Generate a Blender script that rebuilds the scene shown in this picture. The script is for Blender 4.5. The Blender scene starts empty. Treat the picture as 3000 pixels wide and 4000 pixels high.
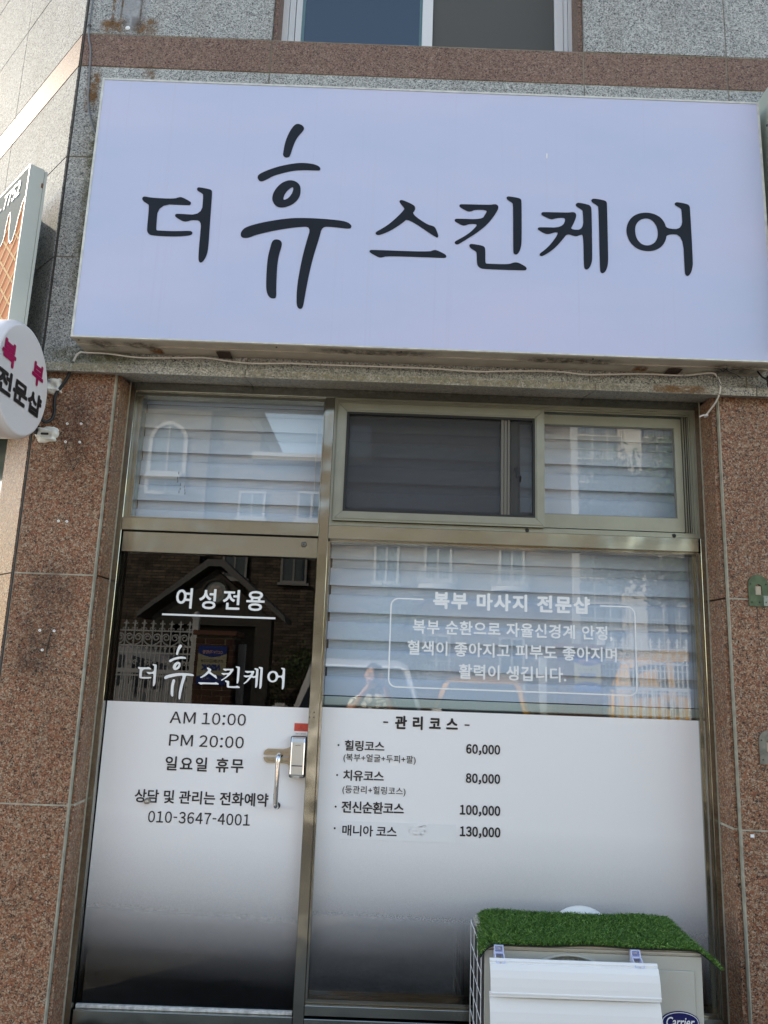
import bpy, bmesh, math, random
from mathutils import Vector, Matrix
from mathutils.geometry import tessellate_polygon
random.seed(7)
SC = bpy.context.scene
COL = SC.collection

# ------------------------------------------------------------------ camera
cd = bpy.data.cameras.new('camera'); cam = bpy.data.objects.new('camera', cd); COL.objects.link(cam)
_pi, _yw, _ro = math.radians(11.465), math.radians(.0897), math.radians(2.0848)
_fw = Vector((math.sin(_yw)*math.cos(_pi), math.cos(_yw)*math.cos(_pi), math.sin(_pi)))
_rt = Vector((math.cos(_yw), -math.sin(_yw), 0)); _up = _rt.cross(_fw)
_r2 = math.cos(_ro)*_rt + math.sin(_ro)*_up; _u2 = -math.sin(_ro)*_rt + math.cos(_ro)*_up
cam.matrix_world = Matrix(((_r2.x, _u2.x, -_fw.x, .0655), (_r2.y, _u2.y, -_fw.y, -3.4), (_r2.z, _u2.z, -_fw.z, 1.6), (0, 0, 0, 1)))
cd.sensor_fit = 'VERTICAL'; cd.sensor_height = 24.0; cd.lens = 24.0*2988.7/4000
cd.clip_start = .002; cd.clip_end = 600
SC.camera = cam

# ------------------------------------------------------------------ sky, sun, exposure
SUN = Vector((-.62, .555, .55)).normalized()          # towards the sun: left and a little behind the shop
w = bpy.data.worlds.new('World'); SC.world = w; w.use_nodes = True
nt = w.node_tree; bg = nt.nodes['Background']
sky = nt.nodes.new('ShaderNodeTexSky'); sky.sky_type = 'NISHITA'; sky.sun_disc = False
sky.sun_elevation = math.asin(SUN.z); sky.sun_rotation = math.atan2(SUN.x, SUN.y)
sky.air_density = 1.0; sky.dust_density = 1.0; sky.ozone_density = 0
nt.links.new(sky.outputs[0], bg.inputs[0]); bg.inputs[1].default_value = .15
sl = bpy.data.lights.new('sun', 'SUN'); sl.energy = 2.2; sl.angle = math.radians(.53); sl.color = (1, .95, .87)
so = bpy.data.objects.new('sun', sl); COL.objects.link(so); so.rotation_euler = SUN.to_track_quat('Z', 'Y').to_euler()
SC.view_settings.view_transform = 'Standard'; SC.view_settings.look = 'None'
SC.view_settings.gamma = 1; SC.view_settings.exposure = 1.92
SC.view_settings.use_white_balance = True; SC.view_settings.white_balance_temperature = 7600   # the camera's daylight-shade setting
SC.render.engine = 'CYCLES'
SC.cycles.max_bounces = 8; SC.cycles.transparent_max_bounces = 24; SC.cycles.glossy_bounces = 4; SC.cycles.diffuse_bounces = 4
SC.cycles.sample_clamp_indirect = 6

# ------------------------------------------------------------------ materials
def mat(name, col=(.5, .5, .5), rough=.5, metal=0., bump=0., bscale=60., var=0., vscale=4., spec=.5, coat=0.):
    m = bpy.data.materials.new(name); m.use_nodes = True; n = m.node_tree; b = n.nodes['Principled BSDF']
    b.inputs['Base Color'].default_value = (*col, 1); b.inputs['Roughness'].default_value = rough
    b.inputs['Metallic'].default_value = metal; b.inputs['Specular IOR Level'].default_value = spec
    b.inputs['Coat Weight'].default_value = coat; b.inputs['Coat Roughness'].default_value = .08
    g = n.nodes.new('ShaderNodeNewGeometry')
    if var:
        t = n.nodes.new('ShaderNodeTexNoise'); t.inputs['Scale'].default_value = vscale; t.inputs['Detail'].default_value = 6
        n.links.new(g.outputs['Position'], t.inputs['Vector'])
        r = n.nodes.new('ShaderNodeMapRange'); r.inputs[1].default_value = .3; r.inputs[2].default_value = .7
        r.inputs[3].default_value = 1-var; r.inputs[4].default_value = 1+var
        n.links.new(t.outputs[0], r.inputs[0])
        mx = n.nodes.new('ShaderNodeVectorMath'); mx.operation = 'SCALE'; mx.inputs[0].default_value = col
        n.links.new(r.outputs[0], mx.inputs['Scale']); n.links.new(mx.outputs[0], b.inputs['Base Color'])
    if bump:
        t2 = n.nodes.new('ShaderNodeTexNoise'); t2.inputs['Scale'].default_value = bscale; t2.inputs['Detail'].default_value = 4
        n.links.new(g.outputs['Position'], t2.inputs['Vector'])
        bp = n.nodes.new('ShaderNodeBump'); bp.inputs['Strength'].default_value = bump; bp.inputs['Distance'].default_value = .01
        n.links.new(t2.outputs[0], bp.inputs['Height']); n.links.new(bp.outputs[0], b.inputs['Normal'])
    return m

def granite(name, stops, scale=250., rough=.5, gain=1., lo=.88, hi=1.1, dirt=(.2, .18, .13), dirtamt=.35, spec=.3, mix=.30):
    m = bpy.data.materials.new(name); m.use_nodes = True; n = m.node_tree; b = n.nodes['Principled BSDF']; L = n.links.new
    g = n.nodes.new('ShaderNodeNewGeometry')
    def cells(sc, st):
        v = n.nodes.new('ShaderNodeTexVoronoi'); v.inputs['Scale'].default_value = sc; L(g.outputs['Position'], v.inputs['Vector'])
        s = n.nodes.new('ShaderNodeSeparateColor'); L(v.outputs['Color'], s.inputs[0])
        r = n.nodes.new('ShaderNodeValToRGB'); r.color_ramp.interpolation = 'CONSTANT'
        e = r.color_ramp.elements
        e[0].position = 0; e[0].color = (*st[0][1], 1); e[1].position = st[1][0]; e[1].color = (*st[1][1], 1)
        for p, c in st[2:]:
            k = e.new(p); k.color = (*c, 1)
        L(s.outputs[0], r.inputs[0]); return r.outputs[0]
    a = cells(scale, stops); c = cells(scale*.47, stops)
    mx = n.nodes.new('ShaderNodeMix'); mx.data_type = 'RGBA'; mx.inputs[0].default_value = mix; L(a, mx.inputs[6]); L(c, mx.inputs[7])
    t = n.nodes.new('ShaderNodeTexNoise'); t.inputs['Scale'].default_value = 2.2; t.inputs['Detail'].default_value = 8; t.inputs['Roughness'].default_value = .65
    L(g.outputs['Position'], t.inputs['Vector'])
    r = n.nodes.new('ShaderNodeMapRange'); r.inputs[1].default_value = .3; r.inputs[2].default_value = .7; r.inputs[3].default_value = lo*gain; r.inputs[4].default_value = hi*gain
    L(t.outputs[0], r.inputs[0])
    s2 = n.nodes.new('ShaderNodeVectorMath'); s2.operation = 'SCALE'; L(mx.outputs[2], s2.inputs[0]); L(r.outputs[0], s2.inputs['Scale'])
    # grime: vertical weather streaks
    mp = n.nodes.new('ShaderNodeMapping'); mp.inputs['Scale'].default_value = (9, 9, .9); L(g.outputs['Position'], mp.inputs[0])
    t3 = n.nodes.new('ShaderNodeTexNoise'); t3.inputs['Scale'].default_value = 1.; t3.inputs['Detail'].default_value = 5; L(mp.outputs[0], t3.inputs['Vector'])
    r3 = n.nodes.new('ShaderNodeMapRange'); r3.inputs[1].default_value = .52; r3.inputs[2].default_value = .78; r3.inputs[4].default_value = dirtamt; L(t3.outputs[0], r3.inputs[0])
    m2 = n.nodes.new('ShaderNodeMix'); m2.data_type = 'RGBA'; L(r3.outputs[0], m2.inputs[0]); L(s2.outputs[0], m2.inputs[6]); m2.inputs[7].default_value = (*dirt, 1)
    L(m2.outputs[2], b.inputs['Base Color'])
    b.inputs['Roughness'].default_value = rough; b.inputs['Specular IOR Level'].default_value = spec
    bp = n.nodes.new('ShaderNodeBump'); bp.inputs['Strength'].default_value = .12; bp.inputs['Distance'].default_value = .004
    L(a, bp.inputs['Height']); L(bp.outputs[0], b.inputs['Normal'])
    return m

GREY = granite('grey_granite', [(0, (.05, .055, .06)), (.16, (.20, .21, .21)), (.36, (.34, .35, .34)), (.66, (.47, .48, .465)), (.86, (.60, .60, .58))], rough=.8, spec=.15)
GREYL = granite('grey_granite_lintel', [(0, (.06, .055, .05)), (.18, (.22, .20, .17)), (.40, (.36, .33, .28)), (.70, (.48, .44, .37)), (.88, (.60, .56, .47))], rough=.55, dirtamt=.6)
PINK = granite('red_granite', [(0, (.02, .02, .022)), (.15, (.14, .085, .06)), (.30, (.33, .12, .058)), (.54, (.385, .168, .095)), (.70, (.42, .265, .16)), (.86, (.58, .46, .34))], rough=.5, gain=.80, lo=.8, hi=1.05, dirtamt=.22, spec=.22, scale=240., mix=.36)
BAND = granite('brown_granite', [(0, (.045, .033, .03)), (.15, (.14, .09, .072)), (.36, (.215, .13, .10)), (.66, (.26, .165, .13)), (.88, (.34, .25, .205))], spec=.15, rough=.6, dirtamt=.2)
GROUT = mat('grout', (.22, .20, .15), .9, var=.3, vscale=20)
GROUTD = mat('dark_joint', (.07, .065, .06), .9, var=.3, vscale=20)
CORE = mat('wall_core', (.12, .115, .11), .95)

def brushed(name, col, rough=.33, aniso=.5, var=.16, axis='x'):
    m = mat(name, col, rough, 1.); n = m.node_tree; b = n.nodes['Principled BSDF']; L = n.links.new
    b.inputs['Anisotropic'].default_value = aniso
    g = n.nodes.new('ShaderNodeNewGeometry'); mp = n.nodes.new('ShaderNodeMapping')
    mp.inputs['Scale'].default_value = (1.5, 300, 300) if axis == 'x' else (300, 300, 1.5)
    L(g.outputs['Position'], mp.inputs[0])
    t = n.nodes.new('ShaderNodeTexNoise'); t.inputs['Scale'].default_value = 1.2; t.inputs['Detail'].default_value = 8; L(mp.outputs[0], t.inputs['Vector'])
    r = n.nodes.new('ShaderNodeMapRange'); r.inputs[3].default_value = rough*.92; r.inputs[4].default_value = rough*1.12; L(t.outputs[0], r.inputs[0]); L(r.outputs[0], b.inputs['Roughness'])
    t2 = n.nodes.new('ShaderNodeTexNoise'); t2.inputs['Scale'].default_value = 1.6; t2.inputs['Detail'].default_value = 3; L(g.outputs['Position'], t2.inputs['Vector'])
    r2 = n.nodes.new('ShaderNodeMapRange'); r2.inputs[1].default_value = .3; r2.inputs[2].default_value = .7; r2.inputs[3].default_value = 1-var; r2.inputs[4].default_value = 1+var; L(t2.outputs[0], r2.inputs[0])
    s = n.nodes.new('ShaderNodeVectorMath'); s.operation = 'SCALE'; s.inputs[0].default_value = col; L(r2.outputs[0], s.inputs['Scale']); L(s.outputs[0], b.inputs['Base Color'])
    t3 = n.nodes.new('ShaderNodeTexNoise'); t3.inputs['Scale'].default_value = 3.5; t3.inputs['Detail'].default_value = 2; L(g.outputs['Position'], t3.inputs['Vector'])
    bp = n.nodes.new('ShaderNodeBump'); bp.inputs['Strength'].default_value = .6; bp.inputs['Distance'].default_value = .03; L(t3.outputs[0], bp.inputs['Height']); L(bp.outputs[0], b.inputs['Normal'])
    return m
STEEL = brushed('stainless_horizontal', (.37, .375, .33), .24, axis='x')
STEELV = brushed('stainless_vertical', (.34, .33, .285), .20, axis='z')
ALU = mat('champagne_aluminium', (.30, .305, .25), .42, .7, var=.06, vscale=10)
ALUD = mat('bronze_aluminium', (.16, .15, .13), .45, .6)
CHROME = mat('chrome', (.82, .82, .82), .07, 1.)
SILVER = mat('silver_plastic', (.60, .59, .55), .3, .55)
BLACK = mat('black_rubber', (.012, .012, .013), .6)
BLACKG = mat('black_gloss', (.012, .012, .013), .2)
LETW = mat('white_vinyl', (.84, .84, .84), .45)
LETB = mat('black_vinyl', (.012, .012, .014), .4)
LETS = mat('slate_vinyl', (.014, .018, .026), .7, spec=.2, var=.15, vscale=3)
LETM = mat('magenta_vinyl', (.34, .008, .075), .5, spec=.2)

def glass(name, tint=(.93, .95, .95), wave=.0, f0=.043):
    m = bpy.data.materials.new(name); m.use_nodes = True; n = m.node_tree; n.nodes.clear(); L = n.links.new
    o = n.nodes.new('ShaderNodeOutputMaterial'); mx = n.nodes.new('ShaderNodeMixShader')
    tr = n.nodes.new('ShaderNodeBsdfTransparent'); tr.inputs[0].default_value = (*tint, 1)
    gl = n.nodes.new('ShaderNodeBsdfGlossy'); gl.inputs['Roughness'].default_value = 0.; gl.inputs[0].default_value = (1, 1, 1, 1)
    lw = n.nodes.new('ShaderNodeLayerWeight'); lw.inputs[0].default_value = .5
    p = n.nodes.new('ShaderNodeMath'); p.operation = 'POWER'; p.inputs[1].default_value = 5; L(lw.outputs['Facing'], p.inputs[0])
    r = n.nodes.new('ShaderNodeMapRange'); r.inputs[3].default_value = f0; r.inputs[4].default_value = 1; L(p.outputs[0], r.inputs[0])
    L(r.outputs[0], mx.inputs[0]); L(tr.outputs[0], mx.inputs[1]); L(gl.outputs[0], mx.inputs[2]); L(mx.outputs[0], o.inputs[0])
    if wave:
        g = n.nodes.new('ShaderNodeNewGeometry')
        t = n.nodes.new('ShaderNodeTexNoise'); t.inputs['Scale'].default_value = 3; t.inputs['Detail'].default_value = 1; L(g.outputs['Position'], t.inputs['Vector'])
        bp = n.nodes.new('ShaderNodeBump'); bp.inputs['Strength'].default_value = wave; bp.inputs['Distance'].default_value = .001
        L(t.outputs[0], bp.inputs['Height']); L(bp.outputs[0], gl.inputs['Normal'])
    return m
GLASS = glass('window_glass', wave=.2, f0=.066)
GLASSD = glass('smoked_glass', (.10, .11, .12), wave=.15, f0=.034)
GLASSB = glass('blue_tinted_glass', (.45, .62, .72), wave=.3, f0=.085)

def film(name, z0, z1, lean):
    # frosted film printed with dots that thin out towards the bottom edge of the sheet
    m = bpy.data.materials.new(name); m.use_nodes = True; n = m.node_tree; L = n.links.new; b = n.nodes['Principled BSDF']; o = n.nodes['Material Output']
    b.inputs['Base Color'].default_value = (.85, .835, .835, 1); b.inputs['Roughness'].default_value = .33; b.inputs['Specular IOR Level'].default_value = .5
    g = n.nodes.new('ShaderNodeNewGeometry'); s = n.nodes.new('ShaderNodeSeparateXYZ'); L(g.outputs['Position'], s.inputs[0])
    t = n.nodes.new('ShaderNodeTexNoise'); t.inputs['Scale'].default_value = 420; t.inputs['Detail'].default_value = 1; L(g.outputs['Position'], t.inputs['Vector'])
    a = n.nodes.new('ShaderNodeMath'); a.operation = 'MULTIPLY_ADD'; a.inputs[1].default_value = lean; L(s.outputs[0], a.inputs[0]); L(s.outputs[2], a.inputs[2])
    c = n.nodes.new('ShaderNodeMath'); c.operation = 'MULTIPLY_ADD'; c.inputs[1].default_value = .07; L(t.outputs[0], c.inputs[0]); L(a.outputs[0], c.inputs[2])
    r = n.nodes.new('ShaderNodeValToRGB'); e = r.color_ramp.elements; e[0].position = 0; e[0].color = (0, 0, 0, 1); e[1].position = 1; e[1].color = (1, 1, 1, 1)
    for p, v in ((.15, .035), (.32, .17), (.48, .38), (.64, .60), (.81, .85)):
        k = e.new(p); k.color = (v, v, v, 1)
    mr = n.nodes.new('ShaderNodeMapRange'); mr.inputs[1].default_value = z0+.035; mr.inputs[2].default_value = z1+.035; L(c.outputs[0], mr.inputs[0]); L(mr.outputs[0], r.inputs[0])
    tr = n.nodes.new('ShaderNodeBsdfTransparent'); mx = n.nodes.new('ShaderNodeMixShader')
    L(r.outputs[0], mx.inputs[0]); L(tr.outputs[0], mx.inputs[1]); L(b.outputs[0], mx.inputs[2]); L(mx.outputs[0], o.inputs[0])
    return m
FILMD = film('gradation_film_door', .29, .93, .04)
FILMW = film('gradation_film_window', .33, .96, .02)

def seethrough(name, col, alpha, rough=.8, transl=0.):
    m = bpy.data.materials.new(name); m.use_nodes = True; n = m.node_tree; L = n.links.new; b = n.nodes['Principled BSDF']; o = n.nodes['Material Output']
    b.inputs['Base Color'].default_value = (*col, 1); b.inputs['Roughness'].default_value = rough
    tr = n.nodes.new('ShaderNodeBsdfTransparent'); mx = n.nodes.new('ShaderNodeMixShader'); mx.inputs[0].default_value = alpha
    L(tr.outputs[0], mx.inputs[1]); L(b.outputs[0], mx.inputs[2]); L(mx.outputs[0], o.inputs[0])
    return m
MESHM = seethrough('insect_mesh', (.05, .05, .055), .47)
SHEER = seethrough('sheer_fabric', (.64, .71, .84), .9)
FABRIC = mat('blind_fabric', (.70, .775, .92), .85)

def decal(name, col, dens=.6, scale=14., rough=.85):
    # a stain with soft ragged edges on its own small patch
    m = bpy.data.materials.new(name); m.use_nodes = True; n = m.node_tree; L = n.links.new; b = n.nodes['Principled BSDF']; o = n.nodes['Material Output']
    b.inputs['Base Color'].default_value = (*col, 1); b.inputs['Roughness'].default_value = rough
    tc = n.nodes.new('ShaderNodeTexCoord'); g = n.nodes.new('ShaderNodeNewGeometry')
    s = n.nodes.new('ShaderNodeSeparateXYZ'); L(tc.outputs['Generated'], s.inputs[0])
    def edge(out):
        a = n.nodes.new('ShaderNodeMath'); a.operation = 'SUBTRACT'; L(out, a.inputs[0]); a.inputs[1].default_value = .5
        c = n.nodes.new('ShaderNodeMath'); c.operation = 'ABSOLUTE'; L(a.outputs[0], c.inputs[0])
        r = n.nodes.new('ShaderNodeMapRange'); r.inputs[1].default_value = .5; r.inputs[2].default_value = .22; L(c.outputs[0], r.inputs[0]); return r.outputs[0]
    mu = n.nodes.new('ShaderNodeMath'); mu.operation = 'MULTIPLY'; L(edge(s.outputs[0]), mu.inputs[0]); L(edge(s.outputs[2]), mu.inputs[1])
    t = n.nodes.new('ShaderNodeTexNoise'); t.inputs['Scale'].default_value = scale; t.inputs['Detail'].default_value = 8; t.inputs['Roughness'].default_value = .7; L(g.outputs['Position'], t.inputs['Vector'])
    r = n.nodes.new('ShaderNodeMapRange'); r.inputs[1].default_value = .36; r.inputs[2].default_value = .62; r.inputs[4].default_value = dens; L(t.outputs[0], r.inputs[0])
    m2 = n.nodes.new('ShaderNodeMath'); m2.operation = 'MULTIPLY'; L(mu.outputs[0], m2.inputs[0]); L(r.outputs[0], m2.inputs[1])
    tr = n.nodes.new('ShaderNodeBsdfTransparent'); mx = n.nodes.new('ShaderNodeMixShader')
    L(m2.outputs[0], mx.inputs[0]); L(tr.outputs[0], mx.inputs[1]); L(b.outputs[0], mx.inputs[2]); L(mx.outputs[0], o.inputs[0])
    return m
RUST = decal('rust_stain', (.24, .125, .05), .75, 24)
MOSS = decal('moss_stain', (.15, .15, .07), .5, 30)
DIRT = decal('soot_stain', (.06, .05, .04), .22, 7)
CEMENT = decal('cement_mark', (.42, .43, .44), .9, 5)
YELL = decal('lime_stain', (.36, .31, .20), .5, 40)

# ------------------------------------------------------------------ builders
def tag(o, label=None, cat=None, group=None, kind=None):
    if label: o['label'] = label
    if cat: o['category'] = cat
    if group: o['group'] = group
    if kind: o['kind'] = kind
    return o

def empty(name, loc, label, cat, group=None):
    o = bpy.data.objects.new(name, None); COL.objects.link(o); o.location = loc; o.empty_display_size = .1
    return tag(o, label, cat, group)

def wloc(o):
    v = Vector((0, 0, 0))
    while o is not None:
        v = v+o.location; o = o.parent
    return v

def link(name, me, m, parent=None, label=None, cat=None, group=None, kind=None, smooth=False):
    if m is not None:
        for k in (m if isinstance(m, (list, tuple)) else [m]): me.materials.append(k)
    if parent is not None: me.transform(Matrix.Translation(-wloc(parent)))
    if smooth:
        for p in me.polygons: p.use_smooth = True
    o = bpy.data.objects.new(name, me); COL.objects.link(o)
    if parent is not None: o.parent = parent
    return tag(o, label, cat, group, kind)

class MB:
    def __init__(s): s.v = []; s.f = []; s.mi = []; s.sm = []
    def add(s, v, f, mi=0, sm=False):
        k = len(s.v); s.v += [tuple(p) for p in v]; s.f += [[i+k for i in q] for q in f]; s.mi += [mi]*len(f); s.sm += [sm]*len(f); return s
    def box(s, x0, x1, y0, y1, z0, z1, mi=0, c=0.):
        if c > 0:
            bm = bmesh.new(); bmesh.ops.create_cube(bm, size=1)
            for q in bm.verts: q.co = Vector(((x0+x1)/2+q.co.x*(x1-x0), (y0+y1)/2+q.co.y*(y1-y0), (z0+z1)/2+q.co.z*(z1-z0)))
            bmesh.ops.bevel(bm, geom=bm.edges[:], offset=c, segments=1 if c < .006 else 2, affect='EDGES')
            bm.verts.ensure_lookup_table(); bm.verts.index_update()
            r = s.add([q.co[:] for q in bm.verts], [[q.index for q in f.verts] for f in bm.faces], mi); bm.free(); return r
        return s.add([(x0, y0, z0), (x1, y0, z0), (x1, y1, z0), (x0, y1, z0), (x0, y0, z1), (x1, y0, z1), (x1, y1, z1), (x0, y1, z1)],
                     [(0, 3, 2, 1), (4, 5, 6, 7), (0, 1, 5, 4), (1, 2, 6, 5), (2, 3, 7, 6), (3, 0, 4, 7)], mi)
    def tube(s, pts, r, n=8, mi=0, cap=True):
        pts = [Vector(p) for p in pts]; rs = r if isinstance(r, (list, tuple)) else [r]*len(pts)
        V = []; up = None
        for i, p in enumerate(pts):
            d = (pts[min(i+1, len(pts)-1)]-pts[max(i-1, 0)]).normalized()
            if up is None:
                up = Vector((0, 0, 1)) if abs(d.z) < .9 else Vector((1, 0, 0))
            a = d.cross(up).normalized(); b = a.cross(d).normalized(); up = b
            for k in range(n):
                t = 2*math.pi*k/n; V.append(p+(a*math.cos(t)+b*math.sin(t))*rs[i])
        F = [(i*n+k, i*n+(k+1) % n, (i+1)*n+(k+1) % n, (i+1)*n+k) for i in range(len(pts)-1) for k in range(n)]
        s.add(V, F, mi, True)
        if cap: s.add(V[:n], [tuple(range(n))], mi); s.add(V[-n:], [tuple(range(n))[::-1]], mi)
        return s
    def lathe(s, prof, c, axis='z', n=32, mi=0):
        # prof: (radius, offset along axis)
        V = []
        for r, h in prof:
            for k in range(n):
                t = 2*math.pi*k/n; a, b = r*math.cos(t), r*math.sin(t)
                V.append((c[0]+a, c[1]+b, c[2]+h) if axis == 'z' else (c[0]+h, c[1]+a, c[2]+b) if axis == 'x' else (c[0]+a, c[1]+h, c[2]+b))
        F = [(i*n+k, i*n+(k+1) % n, (i+1)*n+(k+1) % n, (i+1)*n+k) for i in range(len(prof)-1) for k in range(n)]
        return s.add(V, F, mi, True)
    def prism(s, poly, a, b, axis='y', mi=0):
        # poly in the two other axes, extruded from a to b along axis
        def P(u, w, t): return (u, t, w) if axis == 'y' else (t, u, w) if axis == 'x' else (u, w, t)
        n = len(poly); V = [P(u, w, a) for u, w in poly]+[P(u, w, b) for u, w in poly]
        tri = tessellate_polygon([[Vector((u, w, 0)) for u, w in poly]])
        F = [tuple(t) for t in tri]+[tuple(i+n for i in t)[::-1] for t in tri]+[(i, (i+1) % n, (i+1) % n+n, i+n) for i in range(n)]
        return s.add(V, F, mi)
    def build(s, name, m, parent=None, **k):
        me = bpy.data.meshes.new(name); me.from_pydata(s.v, [], s.f); me.update()
        for p, i, q in zip(me.polygons, s.mi, s.sm): p.material_index = i; p.use_smooth = q
        bm = bmesh.new(); bm.from_mesh(me); bmesh.ops.recalc_face_normals(bm, faces=bm.faces[:]); bm.to_mesh(me); bm.free()
        return link(name, me, m, parent, **k)

def box(name, x0, x1, y0, y1, z0, z1, m, parent=None, c=0., **k):
    return MB().box(x0, x1, y0, y1, z0, z1, 0, c).build(name, m, parent, **k)

def chaikin(p, it=2):
    for _ in range(it):
        q = []
        for i in range(len(p)):
            a, b = p[i], p[(i+1) % len(p)]
            q += [(a[0]*.75+b[0]*.25, a[1]*.75+b[1]*.25), (a[0]*.25+b[0]*.75, a[1]*.25+b[1]*.75)]
        p = q
    return p

def flat(name, loops, fn, m, parent, **k):
    # a flat print: filled outline with holes, fn maps (u, v) to 3D
    L = [[Vector((u, v, 0)) for u, v in lp] for lp in loops]
    tri = tessellate_polygon(L); pts = [p for lp in loops for p in lp]
    me = bpy.data.meshes.new(name); me.from_pydata([fn(u, v) for u, v in pts], [], [tuple(t) for t in tri]); me.update()
    return link(name, me, m, parent, **k)

def textmesh(body, bold=0., spacing=1., shear=0., word=1.):
    c = bpy.data.curves.new('text', 'FONT'); c.body = body; c.offset = bold; c.space_character = spacing; c.resolution_u = 3; c.shear = shear; c.space_word = word
    o = bpy.data.objects.new('text', c); COL.objects.link(o)
    dg = bpy.context.evaluated_depsgraph_get(); me = bpy.data.meshes.new_from_object(o.evaluated_get(dg))
    V = [v.co.copy() for v in me.vertices]; F = [tuple(p.vertices) for p in me.polygons]
    bpy.data.objects.remove(o); bpy.data.curves.remove(c); bpy.data.meshes.remove(me)
    xs = [v.x for v in V]; ys = [v.y for v in V]
    return V, F, min(xs), max(xs), min(ys), max(ys)

def text(name, body, u0, u1, v0, v1, fn, m, parent, bold=0., k=None, shear=0., **kw):
    # bold thickens the strokes by stacking hair-thin shifted layers of the same print
    sp = 1.
    if k:
        _, _, a, b, c, d = textmesh(body, 0, 1., shear); _, _, a2, b2, _, _ = textmesh(body, 0, 1.5, shear)
        w1, w2 = b-a, b2-a2; want = (u1-u0)/((v1-v0)/(d-c)*k); sp = max(.93, 1+.5*(want-w1)/(w2-w1))
    V, F, a, b, c, d = textmesh(body, 0, sp, shear)
    t = bold*(v1-v0)/(d-c)
    P = [(u0+t+(p.x-a)/(b-a)*(u1-u0-2*t), v0+t+(p.y-c)/(d-c)*(v1-v0-2*t)) for p in V]
    o0 = Vector(fn(0, 0)); nrm = (Vector(fn(1, 0))-o0).cross(Vector(fn(0, 1))-o0).normalized()
    VV, FF = [], []
    offs = [(0, 0)] if t <= 0 else [(0, 0), (1, 0), (-1, 0), (0, 1), (0, -1), (.75, .75), (-.75, .75), (.75, -.75), (-.75, -.75)]
    for i, (dx, dy) in enumerate(offs):
        n0 = len(VV); VV += [Vector(fn(x+dx*t, y+dy*t))+nrm*(i*.00004) for x, y in P]; FF += [tuple(q+n0 for q in f) for f in F]
    me = bpy.data.meshes.new(name); me.from_pydata([v[:] for v in VV], [], FF); me.update()
    return link(name, me, m, parent, **kw)

_FW = {'-': '－', ',': '，', ':': '：'}
def numtext(name, body, u0, u1, v0, v1, fn, m, parent, bold=0., slant=0.):
    # figures set one by one on even cells; v0..v1 is the height of a figure
    V, F, x = [], [], 0.; hz = None
    _, _, _, _, hb, ht = textmesh('０')
    for c in body:
        if c == ' ': x += .26; continue
        g = _FW.get(c, chr(ord(c)+0xFEE0)); gv, gf, a, b_, c_, d_ = textmesh(g)
        sx = .34 if c == '-' else .88 if c.isdigit() else 1.; wd = (b_-a)*sx
        cell = .60 if c.isdigit() else wd+(.16 if c in ',:' else .14)
        n0 = len(V); V += [(x+(cell-wd)/2+(q.x-a)*sx, q.y) for q in gv]; F += [tuple(k+n0 for k in f) for f in gf]; x += cell
    xs = [q[0] for q in V]; a, b_ = min(xs), max(xs); t = bold*(v1-v0)/(ht-hb)
    P = [(u0+t+(q[0]-a)/(b_-a)*(u1-u0-2*t)+slant*(q[1]-hb)*(v1-v0), v0+t+(q[1]-hb)/(ht-hb)*(v1-v0-2*t)) for q in V]
    o0 = Vector(fn(0, 0)); nrm = (Vector(fn(1, 0))-o0).cross(Vector(fn(0, 1))-o0).normalized(); VV, FF = [], []
    for i, (dx, dy) in enumerate([(0, 0), (1, 0), (-1, 0), (0, 1), (0, -1), (.75, .75), (-.75, .75), (.75, -.75), (-.75, -.75)] if t > 0 else [(0, 0)]):
        n0 = len(VV); VV += [(Vector(fn(x_+dx*t, y_+dy*t))+nrm*(i*.00004))[:] for x_, y_ in P]; FF += [tuple(q+n0 for q in f) for f in F]
    me = bpy.data.meshes.new(name); me.from_pydata(VV, [], FF); me.update()
    return link(name, me, m, parent)

def XZ(y): return lambda u, v: (u, y, v)

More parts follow.
